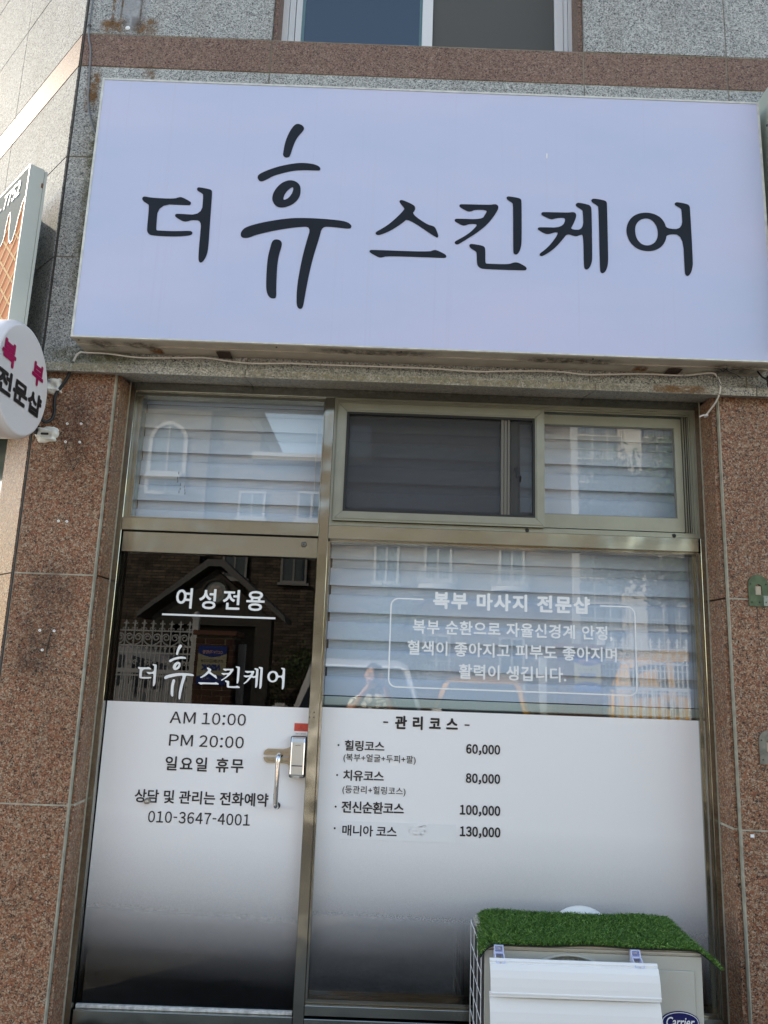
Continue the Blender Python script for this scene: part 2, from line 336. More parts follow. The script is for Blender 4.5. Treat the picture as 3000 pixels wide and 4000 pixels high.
def copy_tree(o, parent=None):
    c = o.copy(); COL.objects.link(c); c.parent = parent
    for ch in o.children: copy_tree(ch, c)
    return c
LOGO = {"deo":[[[-1.0602,3.6102],[-1.0567,3.6205],[-1.0467,3.6227],[-1.0165,3.6169],[-0.9163,3.616],[-0.8967,3.6254],[-0.8854,3.6259],[-0.8712,3.6199],[-0.8437,3.6053],[-0.8397,3.5979],[-0.8423,3.5889],[-0.8501,3.5864],[-0.986,3.588],[-0.9838,3.464],[-0.9799,3.4585],[-0.9742,3.4575],[-0.8975,3.4571],[-0.8348,3.4622],[-0.8244,3.4587],[-0.8208,3.4514],[-0.8242,3.4433],[-0.8394,3.4372],[-0.8996,3.4303],[-0.9942,3.4313],[-1.0127,3.4368],[-1.0212,3.4501],[-1.024,3.4649],[-1.0252,3.5776],[-1.0316,3.5849],[-1.0533,3.5979]],[[-0.8206,3.6685],[-0.8179,3.6762],[-0.8101,3.6788],[-0.7638,3.6708],[-0.7543,3.6661],[-0.7502,3.6549],[-0.7481,3.5187],[-0.7461,3.4242],[-0.7461,3.3699],[-0.7506,3.3427],[-0.76,3.3203],[-0.7703,3.3096],[-0.7782,3.311],[-0.7843,3.3217],[-0.7864,3.3682],[-0.7869,3.4423],[-0.7873,3.5141],[-0.8303,3.5148],[-0.8477,3.5071],[-0.8611,3.5053],[-0.8751,3.5097],[-0.9013,3.5249],[-0.9066,3.5334],[-0.9039,3.5411],[-0.8962,3.5432],[-0.7877,3.5409],[-0.7887,3.6405],[-0.7937,3.6467],[-0.8165,3.6602]]],"hyu":[[[-0.405,4.0125],[-0.3877,4.0217],[-0.3658,4.0132],[-0.3567,3.9981],[-0.362,3.9824],[-0.385,3.9525],[-0.401,3.91],[-0.4132,3.8539],[-0.4196,3.8454],[-0.4359,3.8438],[-0.4446,3.8526],[-0.4461,3.8641],[-0.4407,3.9222],[-0.4254,3.9741]],[[-0.5547,3.7403],[-0.5465,3.7566],[-0.5072,3.7788],[-0.4517,3.8018],[-0.3793,3.8195],[-0.3344,3.8205],[-0.2932,3.8139],[-0.2729,3.8001],[-0.2737,3.7845],[-0.2876,3.7839],[-0.3446,3.7843],[-0.3932,3.779],[-0.4332,3.7673],[-0.481,3.7503],[-0.5121,3.7285],[-0.5336,3.7171],[-0.5462,3.7225]],[[-0.4812,3.6281],[-0.4792,3.6597],[-0.4649,3.6896],[-0.4461,3.7131],[-0.4187,3.7292],[-0.3944,3.7311],[-0.3715,3.7207],[-0.3583,3.7031],[-0.3549,3.6784],[-0.3573,3.6512],[-0.3719,3.6237],[-0.3989,3.6024],[-0.4344,3.5901],[-0.4631,3.5975]],[[-0.609,3.4538],[-0.6051,3.4716],[-0.5884,3.49],[-0.5377,3.5098],[-0.4786,3.5255],[-0.4032,3.541],[-0.3432,3.5457],[-0.2588,3.5457],[-0.1661,3.5402],[-0.1336,3.5308],[-0.1189,3.5159],[-0.1223,3.5025],[-0.1402,3.5004],[-0.2047,3.5066],[-0.2504,3.5065],[-0.2599,3.4505],[-0.2778,3.3754],[-0.2916,3.301],[-0.3014,3.2275],[-0.3079,3.1674],[-0.3122,3.1248],[-0.3165,3.1111],[-0.3281,3.1081],[-0.3384,3.1174],[-0.3435,3.1448],[-0.3447,3.2129],[-0.3383,3.2862],[-0.3287,3.3602],[-0.3165,3.4263],[-0.2988,3.5054],[-0.3606,3.4993],[-0.4319,3.4853],[-0.4948,3.4682],[-0.5457,3.452],[-0.5687,3.4387],[-0.5925,3.436],[-0.6048,3.4408]],[[-0.474,3.3935],[-0.468,3.4244],[-0.4568,3.4359],[-0.4368,3.4354],[-0.4241,3.424],[-0.4229,3.4044],[-0.4323,3.3647],[-0.4367,3.3211],[-0.4368,3.2606],[-0.4346,3.2007],[-0.4314,3.1625],[-0.4367,3.1529],[-0.4543,3.153],[-0.4668,3.1632],[-0.4762,3.1862],[-0.4801,3.216],[-0.4825,3.2933],[-0.481,3.3497]]],"hyu_hole":[[[-0.3896,3.6982],[-0.3893,3.6792],[-0.3962,3.6586],[-0.4111,3.6377],[-0.4308,3.6293],[-0.4298,3.646],[-0.4211,3.6689],[-0.406,3.6876]]],"seu":[[[0.0877,3.6412],[0.091,3.6514],[0.1033,3.653],[0.1518,3.6312],[0.1618,3.6174],[0.1594,3.6037],[0.1468,3.5845],[0.2157,3.5356],[0.2453,3.5293],[0.2547,3.5172],[0.2671,3.4853],[0.2655,3.4743],[0.2556,3.4734],[0.1288,3.5626],[0.109,3.5412],[0.0737,3.5123],[0.0383,3.4894],[0.0071,3.4756],[-0.0064,3.4751],[-0.013,3.4828],[-0.0097,3.4914],[0.0239,3.5127],[0.0547,3.539],[0.0854,3.5719],[0.1129,3.6068],[0.109,3.6152]],[[-0.0361,3.3927],[-0.0342,3.4001],[-0.0262,3.4029],[0.2257,3.4024],[0.248,3.4131],[0.2615,3.4127],[0.2978,3.395],[0.3048,3.3854],[0.3027,3.377],[0.2892,3.3759],[0.0422,3.3757],[0.0201,3.3664],[0.0067,3.3659],[-0.03,3.3865]]],"kin":[[[0.3567,3.6334],[0.3596,3.6406],[0.3678,3.643],[0.497,3.6445],[0.5111,3.6485],[0.5229,3.6484],[0.5311,3.642],[0.5324,3.6303],[0.5278,3.6158],[0.5069,3.5799],[0.4838,3.5479],[0.4583,3.5224],[0.4283,3.4967],[0.3983,3.475],[0.3569,3.4444],[0.3477,3.443],[0.3406,3.447],[0.3393,3.4546],[0.345,3.4613],[0.3773,3.4818],[0.4026,3.5008],[0.4233,3.5222],[0.4417,3.5469],[0.4032,3.5464],[0.3834,3.5373],[0.3741,3.5369],[0.3647,3.5412],[0.3411,3.5536],[0.3368,3.5612],[0.3397,3.5678],[0.3467,3.5704],[0.4595,3.5709],[0.474,3.598],[0.4836,3.6179],[0.4304,3.6183],[0.4105,3.6083],[0.3988,3.6068],[0.387,3.6113],[0.3598,3.6271]],[[0.5679,3.6814],[0.5702,3.6881],[0.578,3.691],[0.6216,3.685],[0.6334,3.6789],[0.6364,3.6673],[0.6369,3.4707],[0.6334,3.4424],[0.6264,3.4192],[0.6172,3.4067],[0.6091,3.4046],[0.6009,3.4093],[0.5986,3.4207],[0.5981,3.6513],[0.5934,3.6589],[0.5722,3.6724]],[[0.4035,3.4394],[0.4068,3.4472],[0.4161,3.4501],[0.4615,3.4431],[0.472,3.4371],[0.476,3.4258],[0.4762,3.365],[0.4785,3.3575],[0.4855,3.3565],[0.5779,3.3565],[0.601,3.367],[0.6172,3.3682],[0.6334,3.3613],[0.6554,3.3483],[0.6593,3.3396],[0.6553,3.3319],[0.6449,3.3302],[0.4719,3.3295],[0.4534,3.3338],[0.4429,3.3434],[0.4385,3.3609],[0.4375,3.4077],[0.4328,3.4139],[0.4094,3.4282]]],"ke":[[[0.7233,3.6075],[0.7266,3.6168],[0.7359,3.6193],[0.8447,3.6202],[0.8632,3.6245],[0.8771,3.6215],[0.8815,3.6089],[0.8766,3.5882],[0.8647,3.5597],[0.8529,3.5373],[0.9114,3.5382],[0.9106,3.6306],[0.9051,3.637],[0.8812,3.6525],[0.8781,3.6611],[0.8847,3.6707],[0.8964,3.6722],[0.938,3.6636],[0.9471,3.6552],[0.9501,3.6374],[0.9487,3.4142],[0.9468,3.3842],[0.9372,3.3564],[0.9233,3.3444],[0.9142,3.348],[0.9104,3.3627],[0.9105,3.5143],[0.8963,3.5127],[0.8823,3.5051],[0.8686,3.5055],[0.8397,3.5165],[0.8201,3.4894],[0.7922,3.453],[0.7645,3.4267],[0.7301,3.4023],[0.7177,3.4023],[0.715,3.4097],[0.7187,3.4173],[0.7417,3.4358],[0.7694,3.4671],[0.802,3.52],[0.7836,3.5208],[0.7606,3.5112],[0.7422,3.5105],[0.711,3.5279],[0.7073,3.5354],[0.711,3.5417],[0.7216,3.5436],[0.8161,3.5445],[0.8365,3.5947],[0.7958,3.5926],[0.7749,3.584],[0.7634,3.5846],[0.7279,3.6015]],[[0.9486,3.6847],[0.9525,3.6926],[0.9641,3.6957],[1.0082,3.6892],[1.0182,3.6814],[1.0197,3.666],[1.0191,3.4121],[1.0173,3.3721],[1.0075,3.3418],[0.9936,3.3294],[0.9845,3.3335],[0.9807,3.3457],[0.9809,3.6515],[0.9774,3.6591],[0.9522,3.6761]]],"eo":[[[1.1017,3.5415],[1.1083,3.5774],[1.1291,3.6114],[1.1597,3.6296],[1.1947,3.6362],[1.2293,3.631],[1.2588,3.6142],[1.2763,3.5868],[1.2821,3.5591],[1.3542,3.56],[1.3535,3.6541],[1.3487,3.6626],[1.3261,3.6761],[1.3226,3.6837],[1.329,3.6917],[1.3384,3.6931],[1.3799,3.6861],[1.3902,3.6772],[1.3923,3.6608],[1.3937,3.4023],[1.3901,3.3723],[1.3811,3.3446],[1.3678,3.3312],[1.358,3.3362],[1.3545,3.3509],[1.3549,3.5326],[1.2821,3.5321],[1.2777,3.5031],[1.2605,3.4721],[1.2299,3.4507],[1.193,3.4442],[1.1543,3.4517],[1.1252,3.4741],[1.1077,3.5062]]],"eo_hole":[[[1.141,3.5431],[1.145,3.5712],[1.161,3.5949],[1.1891,3.6078],[1.2144,3.6022],[1.2344,3.58],[1.2434,3.5473],[1.2412,3.5117],[1.2242,3.4832],[1.1939,3.4714],[1.1666,3.4794],[1.1467,3.5053]]]}

# ================================================================== THE SHOP BUILDING
FY = -.15                                            # face of the stone cladding
shop = empty('shop_building', (0, 1.0, 0), 'stone clad shop building with grey granite upper wall, red granite pillars and steel framed shopfront', 'building')
# wall core behind the cladding (kept clear of the openings)
k = MB()
k.box(-1.44, -1.16, -.10, .25, 0, 2.86); k.box(1.57, 8, -.10, .25, 0, 2.86)
k.box(-1.44, 8, -.10, .25, 2.89, 4.62); k.box(-1.44, -.60, -.10, .25, 4.62, 6.2); k.box(1.02, 8, -.10, .25, 4.62, 6.2); k.box(-1.44, 8, -.10, .25, 6.2, 9)
k.box(-3.6, 8, 9.8, 10, 0, 9); k.box(7.8, 8, .25, 9.8, 0, 9); k.box(-3.3, 7.8, 2.0, 9.8, 8.8, 9); k.box(-1.44, 7.8, .25, 2.0, 8.8, 9)
k.box(-3.6, -3.4, 2.1, 9.8, 0, 9)
T = Vector((-.7071, .7071, 0)); N = Vector((-.7071, -.7071, 0)); P0 = Vector((-1.5, -.15, 0))
def ch(s, o, z): p = P0+T*s+N*o; return (p.x, p.y, z)      # along the chamfered corner wall, outwards, up
def cbox(mb, s0, s1, o0, o1, z0, z1, mi=0):
    v = [ch(s, o, z) for z in (z0, z1) for s, o in ((s0, o0), (s1, o0), (s1, o1), (s0, o1))]
    return mb.add(v, [(0, 3, 2, 1), (4, 5, 6, 7), (0, 1, 5, 4), (1, 2, 6, 5), (2, 3, 7, 6), (3, 0, 4, 7)], mi)
cbox(k, .06, 2.9, -.25, -.04, 2.86, 9); cbox(k, .06, .27, -.25, -.04, 0, 2.86); cbox(k, 1.8, 2.9, -.25, -.04, 0, 2.86)
k.build('wall_core', CORE, shop)
# room behind the glass
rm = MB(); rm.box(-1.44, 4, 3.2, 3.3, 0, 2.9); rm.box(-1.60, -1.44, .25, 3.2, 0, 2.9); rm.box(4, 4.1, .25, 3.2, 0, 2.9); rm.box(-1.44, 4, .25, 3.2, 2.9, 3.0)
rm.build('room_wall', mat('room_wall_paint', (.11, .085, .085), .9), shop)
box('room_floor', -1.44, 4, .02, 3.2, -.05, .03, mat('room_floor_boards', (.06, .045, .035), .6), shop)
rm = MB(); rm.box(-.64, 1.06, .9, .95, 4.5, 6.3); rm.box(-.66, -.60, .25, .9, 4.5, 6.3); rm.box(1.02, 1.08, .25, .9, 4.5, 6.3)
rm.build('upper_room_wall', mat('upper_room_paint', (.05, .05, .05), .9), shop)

J = .0028                                            # half a joint
def panel(x0, x1, z0, z1, m, y=FY, name='stone_panel'):
    yy = y+random.uniform(-.0012, .0012)
    return box(name, x0+J, x1-J, yy, y+.03, z0+J, z1-J, m, shop, c=.0016)
cols = [(-1.492, -.568), (-.568, .975), (.975, 1.682), (1.682, 2.8), (2.8, 4.2)]
for z0, z1 in ((2.885, 3.41), (3.41, 3.932), (3.932, 4.432)):
    for x0, x1 in cols: panel(x0, x1, z0, z1, GREY)
for x0, x1 in cols: panel(x0, x1, 4.432, 4.618, BAND, name='band_panel')
for z0, z1 in ((4.618, 5.19), (5.19, 5.75), (5.75, 6.3)):
    for i, (x0, x1) in enumerate(cols):
        if i != 1: panel(x0, x1, z0, z1, GREY)
panel(-.568, .975, 6.15, 6.7, GREY)
# joints filled with mortar, a hair behind the faces
g = MB()
g.box(-1.49, 4.2, FY+.003, FY+.028, 2.87, 4.62); g.box(-1.49, -.572, FY+.003, FY+.028, 4.62, 6.6); g.box(.979, 4.2, FY+.003, FY+.028, 4.62, 6.6)
g.build('mortar', GROUT, shop)
# corner: dark open joint between front wall and chamfered wall
MB().tube([(-1.497, -.144, 0), (-1.497, -.144, 9)], .004, 6).build('corner_joint', GROUTD, shop)
# chamfered corner wall
zr = [(2.885, 3.41, GREY), (3.41, 3.935, GREY), (3.935, 4.432, GREY), (4.432, 4.618, BAND), (4.618, 5.19, GREY), (5.19, 5.75, GREY), (5.75, 6.3, GREY), (6.3, 6.9, GREY)]
for z0, z1, m in zr:
    for s0, s1 in ((.006, .882), (.882, 1.76), (1.76, 2.64)):
        cbox(MB(), s0+.0042, s1-.0042, -.03, random.uniform(-.001, .001), z0+.0042, z1-.0042).build('band_panel' if m is BAND else 'stone_panel', m, shop)
for z0, z1 in ((0, 1.006), (1.006, 1.937), (1.937, 2.845)):
    cbox(MB(), .006+J, .275, -.03, 0, z0+J, z1-J).build('pillar_stone', PINK, shop)
cbox(cbox(MB(), .01, 2.7, -.035, -.014, 2.87, 6.95), .01, .27, -.035, -.005, 0, 2.87).build('mortar', GROUTD, shop)
# side shop window beyond the corner pillar
sw = cbox(MB(), .30, 1.8, -.12, -.10, .1, 2.84).build('side_window', mat('side_window_glass', (.10, .13, .12), .08, 0, spec=.7), shop)
cbox(cbox(MB(), .277, .33, -.10, -.05, 0, 2.85), .9, .95, -.10, -.05, 0, 2.85).build('window_frame', STEELV, sw)

# pillars left and right of the shopfront, with a narrow reveal slab
for x0, x1 in ((-1.492, -1.152), (1.551, 2.55), (2.55, 3.55)):
    for z0, z1 in ((0, 1.011), (1.011, 1.939), (1.939, 2.852)): panel(x0, x1, z0, z1, PINK, name='pillar_stone')
for (xa, xb) in ((-1.149, -1.136), (1.529, 1.549)):
    for z0, z1 in ((0, 1.011), (1.011, 1.939), (1.939, 2.855)):
        box('reveal_stone', xa, xb, FY+.022, .06, z0+J, z1-J, PINK, shop, c=.003)
PMT = mat('pale_mortar', (.36, .34, .27), .9, var=.25, vscale=30)
g = MB(); g.box(-1.49, -1.1495, FY+.002, FY+.028, 0, 2.86); g.box(-1.1495, -1.1365, FY+.026, .0, 1.005, 1.015); g.box(-1.136, -1.1312, -.004, .04, 0, 2.866); g.build('mortar', PMT, shop)
g = MB(); g.box(1.5495, 3.55, FY+.002, FY+.028, 0, 2.86); g.box(1.5295, 1.5485, FY+.026, .0, 1.005, 1.015); g.box(1.5245, 1.529, -.004, .04, 0, 2.866); g.build('mortar', PMT, shop)
# lintel course: projecting face, sloping soffit
for x0, x1 in ((-1.53, -.566), (-.566, .985), (.985, 1.70), (1.70, 2.7)):
    MB().prism([(-.200, 2.833), (-.203, 2.868), (-.15, 2.884), (.02, 2.884), (.02, 2.872)], x0+J, x1-J, 'x').build('lintel_stone', GREYL, shop)
for x in (-.566, .985, 1.70):
    MB().prism([(-.197, 2.837), (-.200, 2.868), (-.15, 2.88), (.015, 2.88), (.015, 2.876)], x-.0035, x+.0035, 'x').build('mortar', GROUTD, shop)
# stains on the stone
def stain(x0, x1, z0, z1, m, y=FY-.0024): return box('stain', x0, x1, y, y+.0006, z0, z1, m, shop)
stain(-1.395, -1.19, 4.6, 5.1, CEMENT); stain(-1.43, -1.28, 4.615, 4.71, RUST); stain(-1.27, -1.13, 4.615, 4.72, RUST)
stain(-1.375, -1.355, 4.63, 5.1, RUST); stain(-1.33, -1.318, 4.66, 5.1, RUST); stain(-1.235, -1.222, 4.65, 5.0, RUST)
stain(-1.46, -1.38, 4.17, 4.43, RUST); stain(-1.19, -1.12, 4.18, 4.45, RUST)
stain(-1.42, -1.27, 3.1, 4.3, MOSS); stain(-1.36, -1.25, 2.9, 3.5, MOSS); stain(-1.5, -1.0, 2.885, 2.98, MOSS)
stain(-1.5, -1.05, 2.83, 2.875, YELL, -.2045); stain(-.9, 1.5, 2.828, 2.87, YELL, -.2045); stain(1.22, 1.5, 2.83, 2.872, RUST, -.2055)
stain(-1.42, -1.22, 2.30, 2.80, DIRT); stain(-1.44, -1.2, 1.75, 2.02, DIRT); stain(-1.46, -1.25, 1.45, 1.80, DIRT)
MB().lathe([(.012, -.004), (.008, -.008), (.0, -.008)], (-1.284, FY, 4.653), 'y', 12).build('wall_plug', LETW, shop)
for x, z in ((-1.342, 2.604), (-1.281, 2.606), (-1.340, 2.521), (-1.277, 2.522), (-1.328, 2.167), (-1.292, 2.166), (-1.35, 1.70), (-1.29, 1.70), (-1.33, 1.62)):
    MB().lathe([(.0055, 0), (.0055, -.004), (.0026, -.004), (.0026, .004)], (x, FY-.001, z), 'y', 10).build('wall_plug', LETW, shop)
bk = MB()
for i in range(8): bk.box(-1.3135+i*.0012, -1.3105+i*.0012, FY-.0024, FY-.0016, 1.60+i*.012, 1.6125+i*.012)
bk.build('scratch', LETB, shop)
box('paint_splash', 1.585, 1.60, FY-.0024, FY-.0012, .985, .997, LETW, shop)

# upper window
uw = box('upper_window', -.552, .962, -.02, .10, 4.612, 4.632, BAND, shop)
box('window_reveal', -.568, -.548, FY+.02, .06, 4.634, 6.15, BAND, uw); box('window_reveal', .955, .975, FY+.02, .06, 4.634, 6.15, BAND, uw)
uf = MB()
for a, b, y in ((-.547, -.517, -.01), (-.514, -.486, .0), (-.482, -.452, .012), (.938, .955, -.01), (.915, .935, 0)): uf.box(a, b, y, y+.05, 4.634, 6.1)
uf.box(-.55, .96, -.01, .05, 4.634, 4.66); uf.box(-.45, .915, .012, .05, 4.66, 4.70)
uf.box(.178, .232, .0, .045, 4.66, 6.1); uf.box(.868, .912, .002, .045, 4.66, 6.1)
uf.build('window_frame', mat('white_upvc', (.66, .67, .68), .4), uw)
MB().box(-.44, .175, .02, .026, 4.69, 6.1).build('glass_pane', GLASSB, uw)
MB().box(.235, .865, .012, .014, 4.68, 6.1).build('insect_screen', seethrough('dark_mesh', (.09, .09, .085), .9), uw)
MB().box(-.452, -.436, .014, .034, 4.66, 6.1).box(.164, .178, .014, .034, 4.66, 6.1).build('window_gasket', mat('teal_gasket', (.10, .20, .22), .5), uw)

# ------------------------------------------------------------------ shopfront frame
box('jamb', -1.131, -1.107, 0, .10, 0, 2.868, STEELV, shop, c=.0015); box('jamb', 1.504, 1.5245, 0, .10, 0, 2.868, STEELV, shop, c=.0015)
box('head_rail', -1.107, 1.504, .0, .10, 2.827, 2.868, STEEL, shop, c=.0015)
box('mullion', -.221, -.176, -.001, .10, 0, 2.827, STEELV, shop, c=.002)
for z in (1.379, 1.4):
    for x in (-.216, -.198): MB().lathe([(0, -.0022), (.0026, -.0022)], (x, 0, z), 'y', 8).build('screw_hole', BLACK, shop)
tr = box('transom', -1.107, -.2215, -.003, .10, 2.166, 2.223, STEEL, shop, c=.0015)
box('transom', -.1755, 1.494, -.004, .10, 2.158, 2.220, STEEL, shop, c=.0015)
# upper left fixed light
uv = MB(); uv.box(-1.107, -1.078, .018, .09, 2.223, 2.827); uv.box(-.228, -.2215, .018, .09, 2.223, 2.827); uv.box(-1.107, -.2215, .014, .09, 2.808, 2.8265); uv.box(-1.107, -.2215, .022, .09, 2.223, 2.232)
fl = uv.build('fixed_window', STEEL, shop)
MB().box(-1.085, -.224, .040, .046, 2.228, 2.812).build('glass_pane', GLASS, fl)
sx = MB()
for p in [(-.885, 2.44), (-.888, 2.415), (-.886, 2.40), (-.873, 2.385), (-.872, 2.365), (-.876, 2.35), (-.854, 2.375), (-.85, 2.36), (-.848, 2.345)]: sx.box(p[0], p[0]+.0022, .0385, .0395, p[1], p[1]+.012)
sx.build('scratch', LETB, fl)

# upper right sliding window
so_ = MB()
X0, X1, Z0, Z1 = -.1755, 1.5035, 2.2205, 2.8265
def ring(mb, x0, x1, z0, z1, t, y0, y1):
    mb.box(x0, x0+t, y0, y1, z0, z1); mb.box(x1-t, x1, y0, y1, z0, z1); mb.box(x0+t, x1-t, y0, y1, z1-t, z1); mb.box(x0+t, x1-t, y0, y1, z0, z0+t); return mb
ring(so_, X0, X1, Z0, Z1, .010, -.002, .10); ring(so_, X0+.010, X1-.010, Z0+.010, Z1-.010, .009, .006, .10); ring(so_, X0+.019, X1-.019, Z0+.019, Z1-.019, .006, .018, .10)
for x in (1.452, 1.462, 1.472): so_.box(x, x+.004, .02, .09, 2.245, 2.80)
slw = so_.build('sliding_window', ALU, shop)
for x in (.72, 1.385): MB().lathe([(0, -.0026), (.009, -.0026), (.009, .001)], (x, 0, 2.229), 'y', 12).build('drain_hole', BLACK, slw)
ring(MB(), 1.450, 1.458, 2.245, 2.80, .003, .035, .08).build('gasket', BLACK, slw)
sc = MB()
def mitre(mb, x0, x1, z0, z1, t, y0, y1, g=.0008):
    for a in (((x0+g, z0), (x1-g, z0), (x1-t-g, z0+t), (x0+t+g, z0+t)), ((x0+g, z1), (x0+t+g, z1-t), (x1-t-g, z1-t), (x1-g, z1)), ((x0, z0+g), (x0+t, z0+t+g), (x0+t, z1-t-g), (x0, z1-g)), ((x1, z0+g), (x1, z1-g), (x1-t, z1-t-g), (x1-t, z0+t+g))):
        mb.prism(list(a), y0, y1, 'y')
    return mb
mitre(sc, -.160, .798, 2.242, 2.799, .043, -.014, .012); mitre(sc, -.150, .788, 2.252, 2.789, .026, -.018, -.0142)
ss = sc.build('screen_frame', ALU, slw)
ring(MB(), -.117, .755, 2.285, 2.756, .011, -.012, .010).build('gasket', BLACK, slw)
MB().box(-.109, .747, .004, .0052, 2.291, 2.750).build('insect_mesh', MESHM, slw)
sh = MB(); sh.box(.600, .612, -.006, .003, 2.294, 2.747); sh.box(.615, .627, -.004, .003, 2.294, 2.747); sh.box(.630, .640, -.006, .003, 2.294, 2.747)
sh.build('mesh_stile', ALUD, slw)
st = ring(MB(), .650, 1.449, 2.252, 2.792, .033, .030, .055); st.box(.683, 1.416, .030, .055, 2.285, 2.315); st.box(.683, 1.416, .030, .055, 2.746, 2.759)
sash = st.build('sash', ALU, slw)
MB().box(.675, 1.425, .044, .049, 2.30, 2.755).build('glass_pane', GLASS, slw)
ring(MB(), .683, 1.416, 2.315, 2.746, .004, .038, .0435).build('gasket', mat('grey_gasket', (.18, .18, .17), .6), slw)
st2 = ring(MB(), -.150, .700, 2.252, 2.792, .030, .062, .085); sash2 = st2.build('sash', ALU, slw)
MB().box(-.125, .675, .072, .077, 2.275, 2.77).build('glass_pane', GLASS, slw)
hk = MB(); hk.box(.672, .690, .012, .030, 2.475, 2.53, 0, .003); hk.box(.664, .676, .008, .028, 2.51, 2.525, 0, .002); hk.box(.683, .696, .004, .028, 2.455, 2.485, 0, .003)
hk.build('latch', BLACKG, slw)

# lower right display window
dwm = MB(); dwm.box(-.1755, -.167, .02, .10, .26, 2.158); dwm.box(-.1755, 1.5035, .02, .10, 2.150, 2.1575)
dwm.box(1.4915, 1.5035, .012, .10, .26, 2.15); dwm.box(1.483, 1.4915, .048, .10, .26, 2.15); dwm.box(-.1755, 1.5035, .018, .10, .263, .278)
dw = dwm.build('display_window', STEELV, shop)
box('bottom_rail', -.1755, 1.5035, -.002, .10, .224, .262, STEEL, dw, c=.002)
box('bottom_rail', -.1755, 1.5035, -.014, .10, .03, .218, STEEL, dw, c=.002)
MB().box(-.168, 1.487, .062, .068, .270, 2.152).build('glass_pane', GLASS, dw)
MB().box(-.167, 1.4875, .0605, .0612, .276, 1.4195).build('film', FILMW, dw)
TXT = .0585
F_ = XZ(TXT)
text('lettering', '복부 마사지 전문샵', .307, 1.015, 1.8664, 1.9441, F_, LETW, dw, bold=.036, k=.97)
text('lettering', '복부 순환으로 자율신경계 안정,', .218, 1.113, 1.7509, 1.8162, F_, LETW, dw, bold=.020, k=.96)
text('lettering', '혈색이 좋아지고 피부도 좋아지며', .197, 1.131, 1.6587, 1.7233, F_, LETW, dw, bold=.020, k=.96)
text('lettering', '활력이 생깁니다.', .4274, .904, 1.5626, 1.6275, F_, LETW, dw, bold=.020, k=.96)
def arc(cx, cz, r, a0, a1, n=8): return [(cx+r*math.cos(math.radians(a0+(a1-a0)*i/n)), cz+r*math.sin(math.radians(a0+(a1-a0)*i/n))) for i in range(n+1)]
R_ = .034
pth = [(.264, 1.9065)]+arc(.118+R_, 1.9065-R_, R_, 90, 180)+arc(.118+R_, 1.517+R_, R_, 180, 270)+arc(1.2165-R_, 1.517+R_, R_, 270, 360)+arc(1.2165-R_, 1.9065-R_, R_, 0, 90)+[(1.060, 1.9065)]
def stroke(pts, wd):
    a, b = [], []
    for i, p in enumerate(pts):
        q, r = pts[max(i-1, 0)], pts[min(i+1, len(pts)-1)]
        d = Vector((r[0]-q[0], r[1]-q[1])).normalized(); n = Vector((-d.y, d.x))*wd/2
        a.append((p[0]+n.x, p[1]+n.y)); b.append((p[0]-n.x, p[1]-n.y))
    return a, b
a, b = stroke(pth, .0058)
fb = MB(); fb.add([(p[0], TXT, p[1]) for p in a]+[(p[0], TXT, p[1]) for p in b], [(i, i+1, i+1+len(a), i+len(a)) for i in range(len(a)-1)]); fb.build('border_line', LETW, dw)
text('lettering', '관리코스', .1526, .4272, 1.3374, 1.3953, F_, LETB, dw, bold=.035, k=.9)
box('lettering', .1014, .1224, TXT, TXT+.0004, 1.3625, 1.3685, LETB, dw); box('lettering', .4569, .4785, TXT, TXT+.0004, 1.3625, 1.3685, LETB, dw)
for body, x0, x1, z0, z1, bd, kk in (('힐링코스', -.0627, .1098, 1.2405, 1.2846, .020, .9), ('60,000', .4649, .6129, 1.2385, 1.2866, .028, .9),
        ('(복부+얼굴+두피+팔)', -.0656, .2469, 1.1915, 1.2288, .006, .86), ('치유코스', -.0634, .1116, 1.1165, 1.161, .020, .9), ('80,000', .4655, .6135, 1.1177, 1.1652, .028, .9),
        ('(등관리+힐링코스)', -.0639, .207, 1.060, 1.0974, .006, .86), ('전신순환코스', -.0643, .2021, .9865, 1.0339, .020, .9), ('100,000', .4415, .6148, .9872, 1.0355, .028, .9),
        ('매니아 코스', -.0573, .1746, .8935, .9379, .020, .9), ('130,000', .4429, .6158, .9005, .9489, .028, .9)):
    if body[0].isdigit(): numtext('lettering', body, x0, x1, z1-.85*(z1-z0), z1, F_, LETB, dw, bd)
    else: text('lettering', body, x0, x1, z0, z1, F_, LETB, dw, bold=bd, k=kk+.12)
for z in (1.2622, 1.138, 1.009, .922):
    flat('bullet', [[(-.0898+.0042*math.cos(t*.6283), z+.0042*math.sin(t*.6283)) for t in range(10)]], F_, LETB, dw)
PATCH = mat('sticker_patch', (.79, .785, .79), .38, bump=.0)
pt = MB(); pt.box(-.0676, .426, .0592, .0602, .8808, .9528); pt.build('sticker_patch', PATCH, dw, label='blank pale sticker strip with a scuffed spot over an old course name')
rr = random.Random(3); cr = MB()
for i in range(26):
    x = rr.uniform(.225, .295); z = rr.uniform(.905, .945); cr.box(x, x+rr.uniform(.006, .02), .0575, .0592, z, z+rr.uniform(.001, .003))
for i in range(10):
    x = rr.uniform(.225, .295); z = rr.uniform(.905, .935); cr.box(x, x+.002, .0575, .0592, z, z+rr.uniform(.005, .012))
cr.build('scuff', mat('crumpled_vinyl', (.80, .79, .79), .45), dw)

